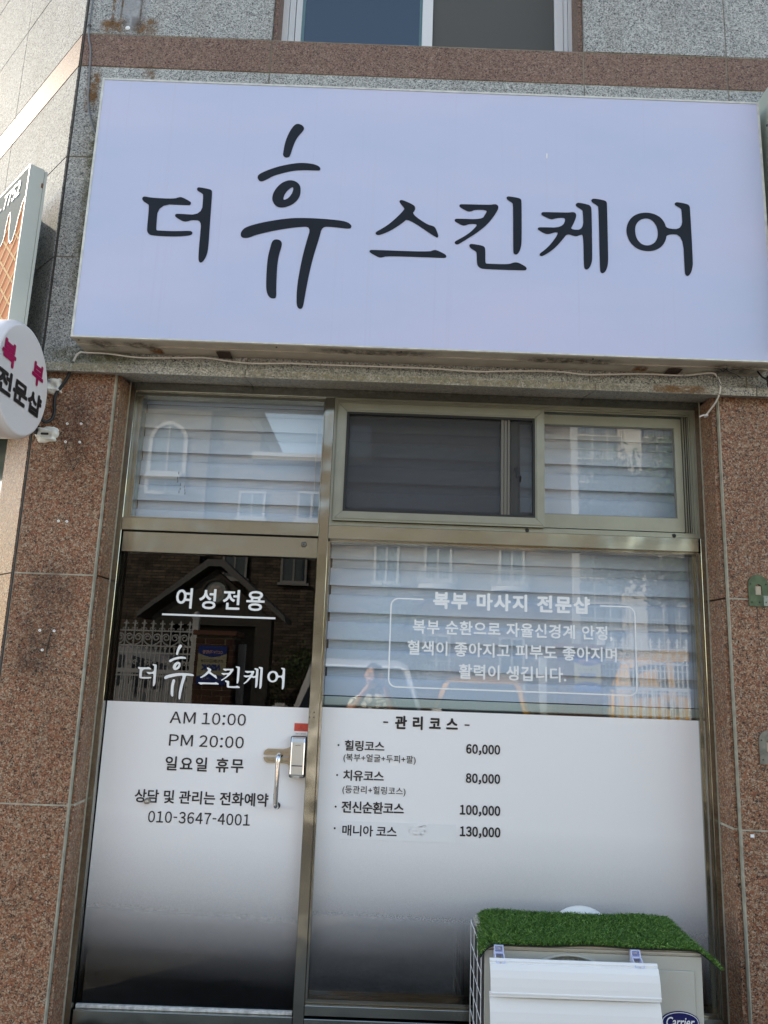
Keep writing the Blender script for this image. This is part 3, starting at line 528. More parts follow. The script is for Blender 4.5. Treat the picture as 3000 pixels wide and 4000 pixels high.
# ------------------------------------------------------------------ door
box('door_lintel_gap', -1.107, -.2215, .03, .09, 2.155, 2.166, BLACK, shop)
door = empty('glass_door', (-.66, .05, .04), 'dark glass door with white lettering over a pale printed sheet, chrome pull handle and digital lock', 'door')
MB().box(-1.104, -.2235, .043, .053, .215, 2.075).build('glass_pane', GLASSD, door)
box('top_rail', -1.102, -.2225, .012, .075, 2.0695, 2.1605, STEEL, door, c=.0015)
scw = MB(); scw.lathe([(.0105, 0), (.0105, -.003), (.0085, -.0045), (.0, -.0048)], (-.285, .012, 2.129), 'y', 16); MB().lathe([(.0125, -.0004), (0, -.0004)], (-.285, .012, 2.129), 'y', 16).build('screw_ring', BLACK, door); scr = scw.build('screw', ALUD, door)
MB().box(-.290, -.280, .0070, .0082, 2.1282, 2.1298).box(-.2858, -.2842, .0068, .0080, 2.124, 2.134).build('screw_slot', BLACK, scr)
box('bottom_rail', -1.102, -.2225, .012, .075, .04, .2115, STEEL, door, c=.002)
DS = mat('white_sealant', (.55, .55, .53), .7, bump=.5, bscale=60, var=.3, vscale=60)
box('sealant', -1.10, -.226, .028, .043, .2118, .2255, DS, door, c=.002)
MB().box(-1.1035, -.2237, .0415, .0424, .226, 1.4145).build('film', FILMD, door)
D_ = XZ(.0398)
text('lettering', '여성전용', -.845, -.4485, 1.8255, 1.9162, D_, LETW, door, bold=.018, k=.96)
box('lettering', -.9003, -.3955, .0394, .0398, 1.7922, 1.8003, LETW, door)
numtext('lettering', 'AM 10:00', -.8253, -.4957, 1.3297, 1.3797, D_, LETB, door, .006)
numtext('lettering', 'PM 20:00', -.8198, -.4981, 1.2355, 1.2845, D_, LETB, door, .006)
text('lettering', '일요일 휴무', -.8275, -.4915, 1.1342, 1.1934, D_, LETB, door, bold=.018, k=.98)
text('lettering', '상담 및 관리는 전화예약', -.9451, -.3768, 1.001, 1.055, D_, LETB, door, bold=.018, k=.96)
numtext('lettering', '010-3647-4001', -.8804, -.4488, .9225, .9690, D_, LETB, door, .008)
# shop name, painted with a brush hand
def logo(x0, x1, z0, z1, fn, m, parent, z_skew=0.):
    a0, a1, b0, b1 = -1.0602, 1.3937, 3.1081, 4.0217
    def mp(p): return (x0+(p[0]-a0)/(a1-a0)*(x1-x0), z0+(p[1]-b0)/(b1-b0)*(z1-z0))
    for key in ('deo', 'hyu', 'seu', 'kin', 'ke', 'eo'):
        for i, poly in enumerate(LOGO[key]):
            lp = [chaikin([mp(p) for p in poly], 2)]
            if key == 'hyu' and i == 2: lp.append(chaikin([mp(p) for p in LOGO['hyu_hole'][0]], 2))
            if key == 'eo': lp.append(chaikin([mp(p) for p in LOGO['eo_hole'][0]], 2))
            flat('letter_stroke', lp, fn, m, parent)
logo(-.9847, -.338, 1.4309, 1.6666, D_, LETW, door)
# sticker, digital lock, prongs, pull handle, knob
box('sticker', -.2833, -.2247, .0385, .0395, 1.3158, 1.349, mat('red_sticker', (.62, .07, .045), .4), door)
box('sticker', -.2831, -.2245, .0385, .0395, 1.300, 1.3156, LETW, door)
OR = mat('orange_print', (.55, .12, .05), .5)
text('lettering', '방범시스템작동중', -.276, -.232, 1.3025, 1.3085, XZ(.038), OR, door)
ring(MB(), -.2585, -.2495, 1.330, 1.339, .001, .0376, .038).box(-.267, -.241, .0376, .038, 1.325, 1.3265).build('sticker_mark', mat('dark_red_print', (.2, .015, .02), .5), door)
lk = box('digital_lock', -.2936, -.2265, .022, .042, 1.1254, 1.296, BLACKG, door, c=.004)
lb = MB(); pr = [(.022, 1.1285), (.006, 1.131), (.000, 1.142), (.0, 1.272), (.006, 1.288), (.022, 1.2935)]
lb.prism(pr, -.284, -.2345, 'x'); lb.build('lock_body', SILVER, lk)
MB().prism([(y-.001 if y < .02 else y, z) for y, z in pr], -.2885, -.2842, 'x').prism([(y-.001 if y < .02 else y, z) for y, z in pr], -.2343, -.2300, 'x').build('lock_trim', CHROME, lk)
box('lock_slot', -.2827, -.2374, -.0008, .0004, 1.1745, 1.179, mat('slot_blue', (.03, .03, .07), .3), lk)
text('lock_mark', 'GATETOP', -.271, -.2485, 1.2585, 1.2625, XZ(-.0008), LETB, lk, bold=.02)
box('lock_foot', -.274, -.248, -.003, .006, 1.1285, 1.1345, mat('clear_plastic', (.55, .5, .45), .15), lk, c=.001)
PRG = mat('bronze_plate', (.42, .36, .27), .3, .8)
ppl = [(-.408, 1.222), (-.404, 1.232), (-.392, 1.2395), (-.325, 1.2395), (-.310, 1.243), (-.2935, 1.251), (-.2935, 1.170), (-.305, 1.179), (-.318, 1.1815), (-.392, 1.1815), (-.404, 1.190), (-.408, 1.2045), (-.300, 1.2045), (-.2985, 1.207), (-.2985, 1.2125), (-.300, 1.2145), (-.408, 1.2145)]
prong = MB().prism(ppl, .034, .0395, 'y').build('lock_plate', PRG, lk)
MB().tube([(-.3935, .032, 1.222), (-.386, .031, 1.2295), (-.301, .031, 1.2295)], .0022, 6).tube([(-.3935, .032, 1.1995), (-.386, .031, 1.192), (-.301, .031, 1.192)], .0022, 6).build('rib', PRG, lk)
hd = MB(); hp = [(-.3385, .042, 1.218), (-.3385, .0, 1.218)]+[(-.3385, -.0-.022*math.sin(math.radians(a)), 1.196+.022*math.cos(math.radians(a))) for a in range(15, 91, 15)]
hp += [(-.3385, -.022-.022*0, 1.03)]+[(-.3385, -.022+.022*(1-math.cos(math.radians(a))), 1.03-.022*math.sin(math.radians(a))) for a in range(15, 91, 15)]+[(-.3385, .042, 1.008)]
hd.tube(hp, .0105, 16); hdl = hd.build('pull_handle', CHROME, door)
MB().lathe([(0, -.001), (.0145, -.001), (.0145, .003)], (-.3385, .037, 1.218), 'y', 20).lathe([(0, -.001), (.0145, -.001), (.0145, .003)], (-.3385, .037, 1.008), 'y', 20).build('washer', BLACK, hdl)
MB().lathe([(.013, 0), (.013, -.004), (.010, -.006), (.010, -.022), (.007, -.026), (0, -.027)], (-.8875, .039, 1.0085), 'y', 20).build('knob', mat('dull_brass', (.45, .40, .33), .3, .9), door)

# ------------------------------------------------------------------ roller blinds with alternating opaque and sheer bands
def stripes(m):
    n = m.node_tree; L = n.links.new
    g = n.nodes.new('ShaderNodeNewGeometry'); s = n.nodes.new('ShaderNodeSeparateXYZ'); L(g.outputs['Position'], s.inputs[0])
    q = n.nodes.new('ShaderNodeMath'); q.operation = 'MULTIPLY'; q.inputs[1].default_value = 2*math.pi/.0068; L(s.outputs[2], q.inputs[0])
    c = n.nodes.new('ShaderNodeMath'); c.operation = 'SINE'; L(q.outputs[0], c.inputs[0])
    r = n.nodes.new('ShaderNodeMapRange'); r.inputs[1].default_value = -1; r.inputs[3].default_value = .80; r.inputs[4].default_value = .99; L(c.outputs[0], r.inputs[0])
    for k in n.nodes:
        if k.type == 'MIX_SHADER': L(r.outputs[0], k.inputs[0])
stripes(SHEER)
def blind(x0, x1, ztop, zbot, first, pitch, y, lab):
    root = empty('roller_blind', ((x0+x1)/2, y, zbot), lab, 'window blind', 'banded roller blinds behind the shop glass')
    z = first
    while z-.082 > zbot: z -= pitch
    me = None; rb = random.Random(int(first*1000))
    while z < ztop:
        V = []; nX = 14
        for i in range(nX+1):
            x = x0+(x1-x0)*i/nX; wv = .0016*math.sin(i*1.3+z*40)
            for j, (dy, dz) in enumerate(((.016, .083), (.010, .080), (.004, .070), (.0005, .050), (-.002, .025), (-.0035, .006), (-.0035, 0))):  # bulge added so each band shades from top to bottom; real fabric hangs flat
                V.append((x, y+dy+wv*.3, z+dz*pitch/.124+wv*.3))
        F = [(i*7+j, i*7+j+1, (i+1)*7+j+1, (i+1)*7+j) for i in range(nX) for j in range(6)]
        mb = MB(); mb.add(V, F, 0, True); mb.build('blind_band', FABRIC, root)
        MB().box(x0+.006, x1-.006, y+.019, y+.0196, z+.076, z+pitch+.006).build('sheer_band', SHEER, root)
        z += pitch
    return root
bl = blind(-1.098, -.232, 2.84, 2.18, 2.212, .118, .125, 'pale banded roller blind behind the fixed pane above the door')
br = blind(-.168, 1.525, 2.86, 1.47, 2.089-.124*4, .124, .150, 'wide pale banded roller blind behind the display window and sliding window')
box('bottom_bar', -.168, 1.527, .140, .158, 1.425, 1.464, mat('pale_green_bar', (.60, .66, .62), .4), br, c=.004)
MB().tube([(-.262, .118, 2.72), (-.262, .118, 2.30)], .0018, 6).lathe([(0, 0), (.004, .003), (.004, .012), (0, .015)], (-.262, .118, 2.50), 'z', 8).build('pull_chain', LETW, bl)

# ================================================================== MAIN SIGN BOX
SY = -.32
sign = empty('shop_sign', (.21, -.235, 2.94), 'long lilac sign box with dark brush lettering on the wall above the shopfront', 'sign')
def flex():
    m = mat('lilac_flex', (.47, .505, .73), .42, spec=.45); n = m.node_tree; b = n.nodes['Principled BSDF']; L = n.links.new
    g = n.nodes.new('ShaderNodeNewGeometry')
    mp = n.nodes.new('ShaderNodeMapping'); mp.inputs['Scale'].default_value = (.8, .8, 2.6); L(g.outputs['Position'], mp.inputs[0])
    t = n.nodes.new('ShaderNodeTexNoise'); t.inputs['Scale'].default_value = 1.1; t.inputs['Detail'].default_value = 3; L(mp.outputs[0], t.inputs['Vector'])
    r = n.nodes.new('ShaderNodeMapRange'); r.inputs[1].default_value = .35; r.inputs[2].default_value = .65; L(t.outputs[0], r.inputs[0])
    mx = n.nodes.new('ShaderNodeMix'); mx.data_type = 'RGBA'; L(r.outputs[0], mx.inputs[0]); mx.inputs[6].default_value = (.48, .535, .72, 1); mx.inputs[7].default_value = (.54, .555, .735, 1)
    # rain streaks running down the vinyl
    m3 = n.nodes.new('ShaderNodeMapping'); m3.inputs['Scale'].default_value = (38, 38, .45); L(g.outputs['Position'], m3.inputs[0])
    t3 = n.nodes.new('ShaderNodeTexNoise'); t3.inputs['Scale'].default_value = 1; t3.inputs['Detail'].default_value = 6; t3.inputs['Roughness'].default_value = .7; L(m3.outputs[0], t3.inputs['Vector'])
    r3 = n.nodes.new('ShaderNodeMapRange'); r3.inputs[1].default_value = .58; r3.inputs[2].default_value = .80; r3.inputs[4].default_value = .16; L(t3.outputs[0], r3.inputs[0])
    m4 = n.nodes.new('ShaderNodeMix'); m4.data_type = 'RGBA'; L(r3.outputs[0], m4.inputs[0]); L(mx.outputs[2], m4.inputs[6]); m4.inputs[7].default_value = (.34, .34, .40, 1)
    L(m4.outputs[2], b.inputs['Base Color'])
    wv = n.nodes.new('ShaderNodeTexNoise'); wv.inputs['Scale'].default_value = 2.2; wv.inputs['Detail'].default_value = 2; L(g.outputs['Position'], wv.inputs['Vector'])
    bp = n.nodes.new('ShaderNodeBump'); bp.inputs['Strength'].default_value = .5; bp.inputs['Distance'].default_value = .02; L(wv.outputs[0], bp.inputs['Height']); L(bp.outputs[0], b.inputs['Normal'])
    return m
sx0, sx1, sz0, sz1 = -1.302, 1.735, 2.942, 4.222
CREAM = mat('cream_painted_metal', (.52, .46, .37), .5, 0, var=.12, vscale=14, bump=.2, bscale=40)
TRIM = mat('sign_trim', (.62, .60, .53), .45, .3, var=.15, vscale=30)
MB().box(sx0+.010, sx1-.010, SY+.001, SY+.004, sz0+.008, sz1-.008).build('sign_face', flex(), sign)
tm = MB(); tm.box(sx0, sx0+.010, SY-.001, SY+.012, sz0, sz1); tm.box(sx1-.010, sx1, SY-.001, SY+.012, sz0, sz1)
tm.box(sx0+.010, sx1-.010, SY-.0015, SY+.012, sz1-.008, sz1+.001); tm.box(sx0+.010, sx1-.010, SY-.0015, SY+.012, sz0, sz0+.0065)
tm.build('sign_trim', TRIM, sign)
cs = MB(); cs.box(sx0+.001, sx1-.001, SY+.004, -.154, sz0+.002, sz1-.001); cs.box(sx0+.004, sx1-.004, -.246, -.238, sz0-.003, sz0+.003); cs.box(sx0, sx1, SY+.006, SY+.018, sz0-.002, sz0+.003)
cs.build('sign_casing', CREAM, sign)

def under(x0, x1, y0, y1, m, name): return box(name, x0, x1, y0, y1, sz0-.0042, sz0-.0034, m, sign)
def decal_h(name, col, dens, scale):
    m = decal(name, col, dens, scale)
    # horizontal patch: fade along x and y
    n = m.node_tree
    for l in list(n.links):
        if l.from_socket.name == 'Z' and l.from_node.type == 'SEPXYZ': ts = l.to_socket; s = l.from_node; n.links.remove(l); n.links.new(s.outputs[1], ts)
    return m
DH = decal_h('underside_grime', (.08, .065, .045), .45, 30); RH = decal_h('underside_rust', (.30, .12, .03), .95, 30)
under(-1.25, -1.12, -.31, -.20, DH, 'stain'); under(-1.10, -.93, -.30, -.22, DH, 'stain'); under(-1.0, -.93, -.24, -.17, RH, 'stain'); under(1.15, 1.22, -.24, -.17, RH, 'stain'); under(1.45, 1.72, -.30, -.16, DH, 'stain'); under(-.3, .3, -.31, -.24, DH, 'stain'); under(.6, 1.1, -.30, -.23, DH, 'stain')
for x in (-.665, 1.335): MB().box(x-.03, x+.03, -.225, -.16, sz0-.008, sz0-.0045).build('hanger_bracket', mat('rusty_iron', (.05, .028, .02), .8), sign)
for x in (-1.275, -.42, .12, .95): MB().lathe([(.004, 0), (.004, -.003), (0, -.003)], (x, -.295, sz0-.002), 'z', 8).build('rivet', BLACK, sign)
logo(-1.0602, 1.3937, 3.1081, 4.0217, XZ(SY-.0006), LETS, sign)
nick = MB(); nick.box(.748, .754, SY-.0009, SY-.0004, 3.89, 3.915); nick.build('nick', LETW, sign)
wr = MB(); wr.tube([(1.538, -.25, sz0-.004), (1.53, -.255, sz0-.02), (1.50, -.26, sz0-.035), (1.505, -.262, sz0-.07), (1.515, -.262, sz0-.09)], .0018, 5).tube([(1.538, -.25, sz0-.006), (1.56, -.25, sz0-.02), (1.60, -.24, sz0-.03), (1.615, -.24, sz0-.045)], .0018, 5).tube([(1.52, -.25, sz0-.008), (1.535, -.245, sz0-.018), (1.55, -.255, sz0-.006)], .003, 6)
wr.build('loose_wire', BLACK, sign)

# neighbouring sign at the right edge
nb = empty('neighbour_sign', (2.3, -.3, 3.5), 'pale green metal sign box right of the lilac sign, only its side in view', 'sign', None)
MB().box(1.778, 3.4, -.42, -.154, 3.02, 4.30).build('sign_casing', mat('pale_green_metal', (.50, .56, .50), .45, .2, var=.08, vscale=8), nb)
MB().box(1.776, 3.4, -.432, -.4205, 3.01, 4.31).build('sign_frame', TRIM, nb)
for z in (4.12, 3.95, 3.6): MB().lathe([(.005, 0), (.005, -.003), (0, -.003)], (1.7778, -.30, z), 'x', 8).build('rivet', BLACK, nb)
jb = MB().box(1.745, 1.80, -.26, -.20, 2.87, 2.93, 0, .006).tube([(1.75, -.23, 2.89), (1.71, -.235, 2.91), (1.70, -.22, 2.94), (1.72, -.2, 2.96)], .004, 6)
tag(jb.build('junction_box', BLACK), 'small black junction box with looped wire under the right end of the lilac sign', 'junction box')

# cables
WH = mat('white_cable', (.66, .62, .58), .5)
P = [(-1.31, 2.932), (-1.285, 2.930), (-1.19, 2.929), (-1.059, 2.916), (-.903, 2.92), (-.757, 2.926), (-.653, 2.915), (-.54, 2.908), (-.367, 2.915), (-.237, 2.914), (.039, 2.915), (.255, 2.915), (.463, 2.909), (.628, 2.918), (.815, 2.923), (.961, 2.914), (1.19, 2.926), (1.386, 2.927), (1.491, 2.931), (1.520, 2.922), (1.533, 2.895), (1.536, 2.853), (1.530, 2.81), (1.514, 2.776), (1.500, 2.755), (1.486, 2.744), (1.465, 2.742), (1.45, 2.735)]
def cr3(P):
    out = []
    for i in range(len(P)-1):
        a, b, c, d = (Vector(P[max(i-1, 0)]), Vector(P[i]), Vector(P[i+1]), Vector(P[min(i+2, len(P)-1)]))
        for t in (0, .25, .5, .75):
            out.append(.5*((2*b)+(-a+c)*t+(2*a-5*b+4*c-d)*t*t+(-a+3*b-3*c+d)*t**3))
    return out+[Vector(P[-1])]
pts = cr3([(x, (-.178 if x < 1.49 else -.207 if z > 2.84 else -.17 if z > 2.78 else -.12 if z > 2.75 else -.06), z) for x, z in P])
cbl = MB().tube(pts, .0040, 8).build('sign_cable', WH)
tag(cbl, 'thin white cable strung along the underside of the lilac sign to the window frame', 'cable')
for i in (4, 9, 14, 17): MB().tube([(P[i][0], -.185, P[i][1]-.006), (P[i][0], -.190, P[i][1]+.004), (P[i][0], -.178, P[i][1]+.014)], .0025, 5).build('cable_clip', mat('clear_clip', (.35, .33, .28), .4), cbl)
bc = MB().tube(cr3([(-1.31, -.178, 2.932), (-1.329, -.175, 2.916), (-1.341, -.172, 2.885)]), .0045, 8).build('power_cable', WH)
tag(bc, 'short cable, white then black, looping from the lilac sign down to the round sign', 'cable')
MB().tube(cr3([(-1.341, -.172, 2.885), (-1.345, -.178, 2.865), (-1.355, -.172, 2.82), (-1.378, -.168, 2.775), (-1.402, -.166, 2.735), (-1.404, -.166, 2.69), (-1.398, -.168, 2.65), (-1.405, -.172, 2.615), (-1.422, -.19, 2.596), (-1.44, -.215, 2.612), (-1.452, -.245, 2.64)]), .0072, 8).tube([(-1.341, -.172, 2.885), (-1.352, -.176, 2.84)], .0075, 8).tube([(-1.43, -.205, 2.603), (-1.455, -.25, 2.645)], .008, 8).build('black_lead', BLACK, bc)
gc = MB().tube(cr3([(-1.470, -.156, 6.5), (-1.468, -.156, 5.2), (-1.474, -.156, 4.66), (-1.452, -.157, 4.52), (-1.440, -.157, 4.35), (-1.430, -.157, 4.22), (-1.40, -.157, 4.11), (-1.36, -.16, 4.03), (-1.30, -.17, 3.99)]), .0042, 8).build('wall_cable', mat('grey_cable', (.16, .17, .18), .5))
tag(gc, 'thin grey cable running down the wall corner and behind the lilac sign', 'cable')
MB().box(-1.480, -1.466, -.160, -.152, 4.65, 4.662).build('cable_clip', GROUTD, gc)

# round projecting sign
cy, cz, R = -.468, 2.681, .237
rs = empty('round_sign', (-1.47, -.16, cz), 'round white projecting sign with magenta and black lettering at the left pillar', 'sign')
WP = mat('white_acrylic', (.70, .66, .66), .28, spec=.5)
MB().lathe([(0, -.125), (R-.020, -.125), (R-.006, -.120), (R, -.105), (R, -.030), (R-.003, -.018), (R-.010, -.010)], (-1.40, cy, cz), 'x', 72).build('sign_casing', WP, rs)
MB().lathe([(R-.010, -.010), (R-.013, -.005), (R-.020, -.002), (R-.022, -.0025), (0, -.0015)], (-1.40, cy, cz), 'x', 72).build('sign_face', WP, rs)
YZ = lambda u, v: (-1.3998, u, v)
text('lettering', '복', -.664, -.552, 2.690, 2.788, YZ, LETM, rs, bold=.045)
text('lettering', '부', -.412, -.306, 2.700, 2.797, YZ, LETM, rs, bold=.045)
text('lettering', '전문샵', -.672, -.293, 2.573, 2.671, YZ, LETB, rs, bold=.045)
for z, x in ((2.775, -1.462), (2.565, -1.462)):
    MB().box(x-.003, x+.003, cy+.16, -.152, z-.022, z+.022).build('bracket_arm', BLACKG, rs)
SEAL = mat('white_sealant_foam', (.72, .71, .66), .75, bump=1., bscale=35)
def blob(x, z, rx, rz, seed):
    bm = bmesh.new(); bmesh.ops.create_icosphere(bm, subdivisions=4, radius=1); rr = random.Random(seed); ph = [rr.uniform(0, 6) for _ in range(6)]
    for v in bm.verts:
        d = 1+.13*math.sin(5*v.co.x+ph[0])*math.cos(4*v.co.z+ph[1])+.09*math.sin(9*v.co.z+ph[2]+3*v.co.x)+.06*math.sin(14*v.co.x+ph[3])*math.sin(13*v.co.z+ph[4])
        q = math.hypot(v.co.x, v.co.z); hole = .55*math.exp(-(v.co.x**2*5+(v.co.z+.15)**2*22)) if v.co.y < 0 else 0
        sx = abs(v.co.x)**.7*(1 if v.co.x > 0 else -1); sz = abs(v.co.z)**.7*(1 if v.co.z > 0 else -1)
        v.co = Vector((sx*d*rx, v.co.y*.030*d*(1-hole*1.4), sz*d*rz))
    me = bpy.data.meshes.new('sealant'); bm.to_mesh(me); bm.free(); me.transform(Matrix.Translation((x, -.152, z)))
    return link('sealant', me, SEAL, rs, smooth=True)
blob(-1.418, 2.776, .034, .036, 1); blob(-1.422, 2.549, .047, .034, 5)
MB().box(-1.44, -1.405, -.1855, -.178, 2.541, 2.551, 0, .003).build('screw_slot', BLACK, rs)

# dessert shop sign on the chamfered wall
ws = empty('side_sign', ch(.35, .10, 2.7), 'grey metal sign box with waffle picture and phone number on the angled corner wall', 'sign')
Q0 = Vector((-1.58, -.31, 0))
def wq(s, o, z): p = Q0+T*s+N*o; return (p.x, p.y, z)
def wbox(name, s0, s1, o0, o1, z0, z1, m, par=ws):
    v = [wq(s, o, z) for z in (z0, z1) for s, o in ((s0, o0), (s1, o0), (s1, o1), (s0, o1))]
    return MB().add(v, [(0, 3, 2, 1), (4, 5, 6, 7), (0, 1, 5, 4), (1, 2, 6, 5), (2, 3, 7, 6), (3, 0, 4, 7)]).build(name, m, par)
SGR = mat('sage_grey_metal', (.40, .405, .36), .42, .15, var=.05, vscale=6)
wbox('sign_casing', 0, 1.5, -.062, .0, 2.62, 3.772, SGR)
wbox('sign_rim', -.004, 1.5, -.074, -.0625, 2.61, 3.765, SGR)
wbox('shadow_block', .36, 1.46, -.170, -.0745, 2.66, 3.735, SGR); wbox('sign_edge', .0, .008, .0005, .003, 2.62, 3.772, TRIM); wbox('sign_edge', .0085, 1.5, .0005, .003, 3.765, 3.772, LETB)  # unseen block added between sign back and wall, to shade the wall beside it

TAN = mat('waffle_print_orange', (.50, .20, .10), .8, spec=.04); TANL = mat('waffle_print_cream', (.62, .40, .21), .8, spec=.04); TANS = mat('waffle_print_shade', (.33, .14, .10), .8, spec=.04); TEAL = mat('slate_print', (.11, .15, .165), .8, spec=.04)
def wf(o): return lambda u, v: wq(u, o, v)
flat('print_waffle', [[(.009, 2.63), (1.49, 2.63), (1.49, 3.764), (.009, 3.764)]], wf(.0012), TAN, ws)
for i in range(22):        # lattice of the waffle picture
    for sgn in (1, -1):
        s0 = -.9+i*.125; a = []
        zz = [2.63, 3.60]
        p0, p1 = (s0, zz[0]), (s0+sgn*1.15, zz[1]) if sgn > 0 else (s0-1.15+1.15*0, zz[1])
        if sgn < 0: p0, p1 = (s0+1.15, zz[0]), (s0, zz[1])
        def clip(p0, p1):
            t0, t1 = 0., 1.; dx = p1[0]-p0[0]
            for lim, sg in ((.02, 1), (1.48, -1)):
                if dx == 0: continue
                t = (lim-p0[0])/dx
                if (dx > 0) == (sg > 0): t0 = max(t0, t)
                else: t1 = min(t1, t)
            if t0 >= t1: return None
            return (p0[0]+dx*t0, p0[1]+(p1[1]-p0[1])*t0), (p0[0]+dx*t1, p0[1]+(p1[1]-p0[1])*t1)
        q = clip(p0, p1)
        if q:
            (a0, b0), (a1, b1) = q; e = .0045
            for off, wd, o, m in ((.010, .006, .0016, TANS), (0, .0095, .002 if sgn > 0 else .0024, TANL)):
                flat('print_lattice', [[(a0-wd, b0-off), (a0+wd, b0-off), (a1+wd, b1-off), (a1-wd, b1-off)]], wf(o), m, ws)
sc_ = []
wave = [(-.03, 3.60, .03), (.0, 3.612, .0), (.035, 3.59, 0), (.062, 3.53, 0), (.078, 3.47, 0), (.10, 3.432, 0), (.125, 3.425, 0), (.15, 3.45, 0), (.165, 3.50, 0), (.172, 3.57, 0), (.185, 3.605, 0), (.205, 3.60, 0), (.218, 3.55, 0), (.225, 3.49, 0), (.245, 3.465, 0), (.27, 3.46, 0), (.295, 3.50, 0), (.31, 3.56, 0), (.34, 3.58, 0), (.37, 3.54, 0), (.40, 3.49, 0), (.43, 3.50, 0), (.46, 3.56, 0)]
lo = [(max(a, .009), b) for a, b, _ in wave[1:]]
lo = [(.009, 3.608)]+lo[1:]+[(1.49, 3.56)]
flat('print_cream_top', [lo+[(1.49, 3.764), (.009, 3.764)]], wf(.0030), TEAL, ws)
a, b = stroke([Vector((p[0], p[1])) for p in lo[:-1]], .008)
wv = MB(); wv.add([wq(p[0], .0034, p[1]) for p in a]+[wq(p[0], .0034, p[1]) for p in b], [(i, i+1, i+1+len(a), i+len(a)) for i in range(len(a)-1)]); wv.build('print_outline', LETW, ws)
numtext('lettering', '7752', -.305, -.100, 3.660, 3.738, lambda u, v: wq(-u, .0038, v), LETW, ws, .02, .18)
text('lettering', '-', -.36, -.325, 3.676, 3.686, lambda u, v: wq(-u, .0038, v), LETW, ws, bold=.012)
if True:
    box('rust_spot', -1.5405, -1.534, -.273, -.266, 3.68, 3.70, mat('rust_paint', (.18, .08, .04), .8), ws)

# metal plates on the right pillar
def plate(x, z, col, lab, nm):
    r = empty('wall_plate', (x+.042, FY, z), lab, 'metal plate')
    out = [(x, z), (x+.086, z), (x+.086, z+.092)]+[(x+.043+.043*math.cos(math.radians(a)), z+.092+.043*math.sin(math.radians(a))) for a in range(15, 180, 15)]+[(x, z+.092)]
    hole = [(x+.028, z+.048), (x+.058, z+.048), (x+.058, z+.080)]+[(x+.043+.015*math.cos(math.radians(a)), z+.080+.015*math.sin(math.radians(a))) for a in range(30, 180, 30)]+[(x+.028, z+.080)]
    L2 = [[Vector((u, v, 0)) for u, v in lp] for lp in (out, hole)]; tri = tessellate_polygon(L2); pts = out+hole; n = len(pts); no = len(out)
    V = [(u, FY-.006, v) for u, v in pts]+[(u, FY-.002, v) for u, v in pts]
    F = [tuple(t) for t in tri]+[(i, (i+1) % no, (i+1) % no+n, i+n) for i in range(no)]+[(no+i, no+(i+1) % len(hole), n+no+(i+1) % len(hole), n+no+i) for i in range(len(hole))]
    MB().add(V, F).build('plate', mat(nm, col, .55, .25, var=.35, vscale=35), r)
    for dx, dz in ((.010, .095), (.076, .095), (.012, .018), (.072, .018), (.045, .018)): MB().lathe([(.0028, 0), (.0028, -.0015), (0, -.0015)], (x+dx, FY-.006, z+dz), 'y', 8).build('screw_hole', BLACK, r)
    box('plug', x+.031, x+.055, FY-.003, FY-.0015, z+.050, z+.086, mat('putty', (.45, .38, .28), .8), r)
    return r
pl1 = plate(1.633, 1.909, (.07, .10, .05), 'green painted arched metal plate on the right pillar, above its grey twin', 'green_plate_paint')
box('bare_patch', 1.695, 1.717, FY-.0072, FY-.0062, 1.912, 1.955, mat('bare_metal_patch', (.30, .32, .26), .6, var=.3, vscale=90), pl1)
plate(1.640, 1.268, (.20, .185, .15), 'dull grey arched metal plate low on the right pillar', 'grey_plate_metal')
MB().box(1.6665, 1.6685, FY-.0022, FY-.0014, 1.81, 1.908).build('scratch', LETB, shop)

# ================================================================== AIR CONDITIONER
ac = empty('air_conditioner', (.87, -.26, 0), 'beige outdoor air conditioner unit standing in front of the display window', 'air conditioner')
BE = mat('beige_plastic', (.50, .485, .42), .42, var=.03, vscale=5)
BEL = mat('beige_lid', (.46, .43, .37), .45)
ax0, ax1, ay0, ay1 = .487, 1.259, -.420, -.105
MB().box(ax0+.006, ax1-.006, ay0+.016, ay1, .06, .625, 0, .006).build('casing', BE, ac)
# front panel with round opening
fc, fz, fr = .785, .398, .218
ang = [2*math.pi*i/48 for i in range(48)]
pout = [(ax0, .06), (ax1, .06), (ax1, .627), (ax0, .627)]; pin = [(fc+fr*math.cos(t), fz+fr*math.sin(t)) for t in ang]
pts = pout+pin; tri = tessellate_polygon([[Vector((u, v, 0)) for u, v in lp] for lp in (pout, pin)])
fm = MB(); n = len(pts); fm.add([(u, ay0, v) for u, v in pts]+[(u, ay0+.016, v) for u, v in pts], [tuple(t) for t in tri]+[(i, (i+1) % 4, (i+1) % 4+n, i+n) for i in range(4)]+[(4+i, 4+(i+1) % 48, n+4+(i+1) % 48, n+4+i) for i in range(48)])
fm.build('front_panel', BE, ac)
MB().box(1.03, 1.232, ay0-.006, ay0-.0006, .08, .583, 0, .004).build('side_cover', BE, ac)
gr = MB(); gr.lathe([(fr+.010, -.0005), (fr+.008, -.008), (fr+.004, -.010), (fr, -.006), (fr-.001, .0)], (fc, ay0, fz), 'y', 64).build('grille_ring', BE, ac)
dk = MB(); dk.lathe([(fr, .0), (fr, .14), (0, .14)], (fc, ay0+.016, fz), 'y', 48); dk.build('fan_housing', BLACK, ac)
gw = MB()
for i in range(72):
    t0 = 2*math.pi*i/72
    gw.tube([(fc+r*math.cos(t0+k*.10), ay0-.006+.004*abs(k-2), fz+r*math.sin(t0+k*.10)) for k, r in enumerate((fr-.001, fr-.06, fr-.11, fr-.16, .04))], .0017, 4, cap=False)
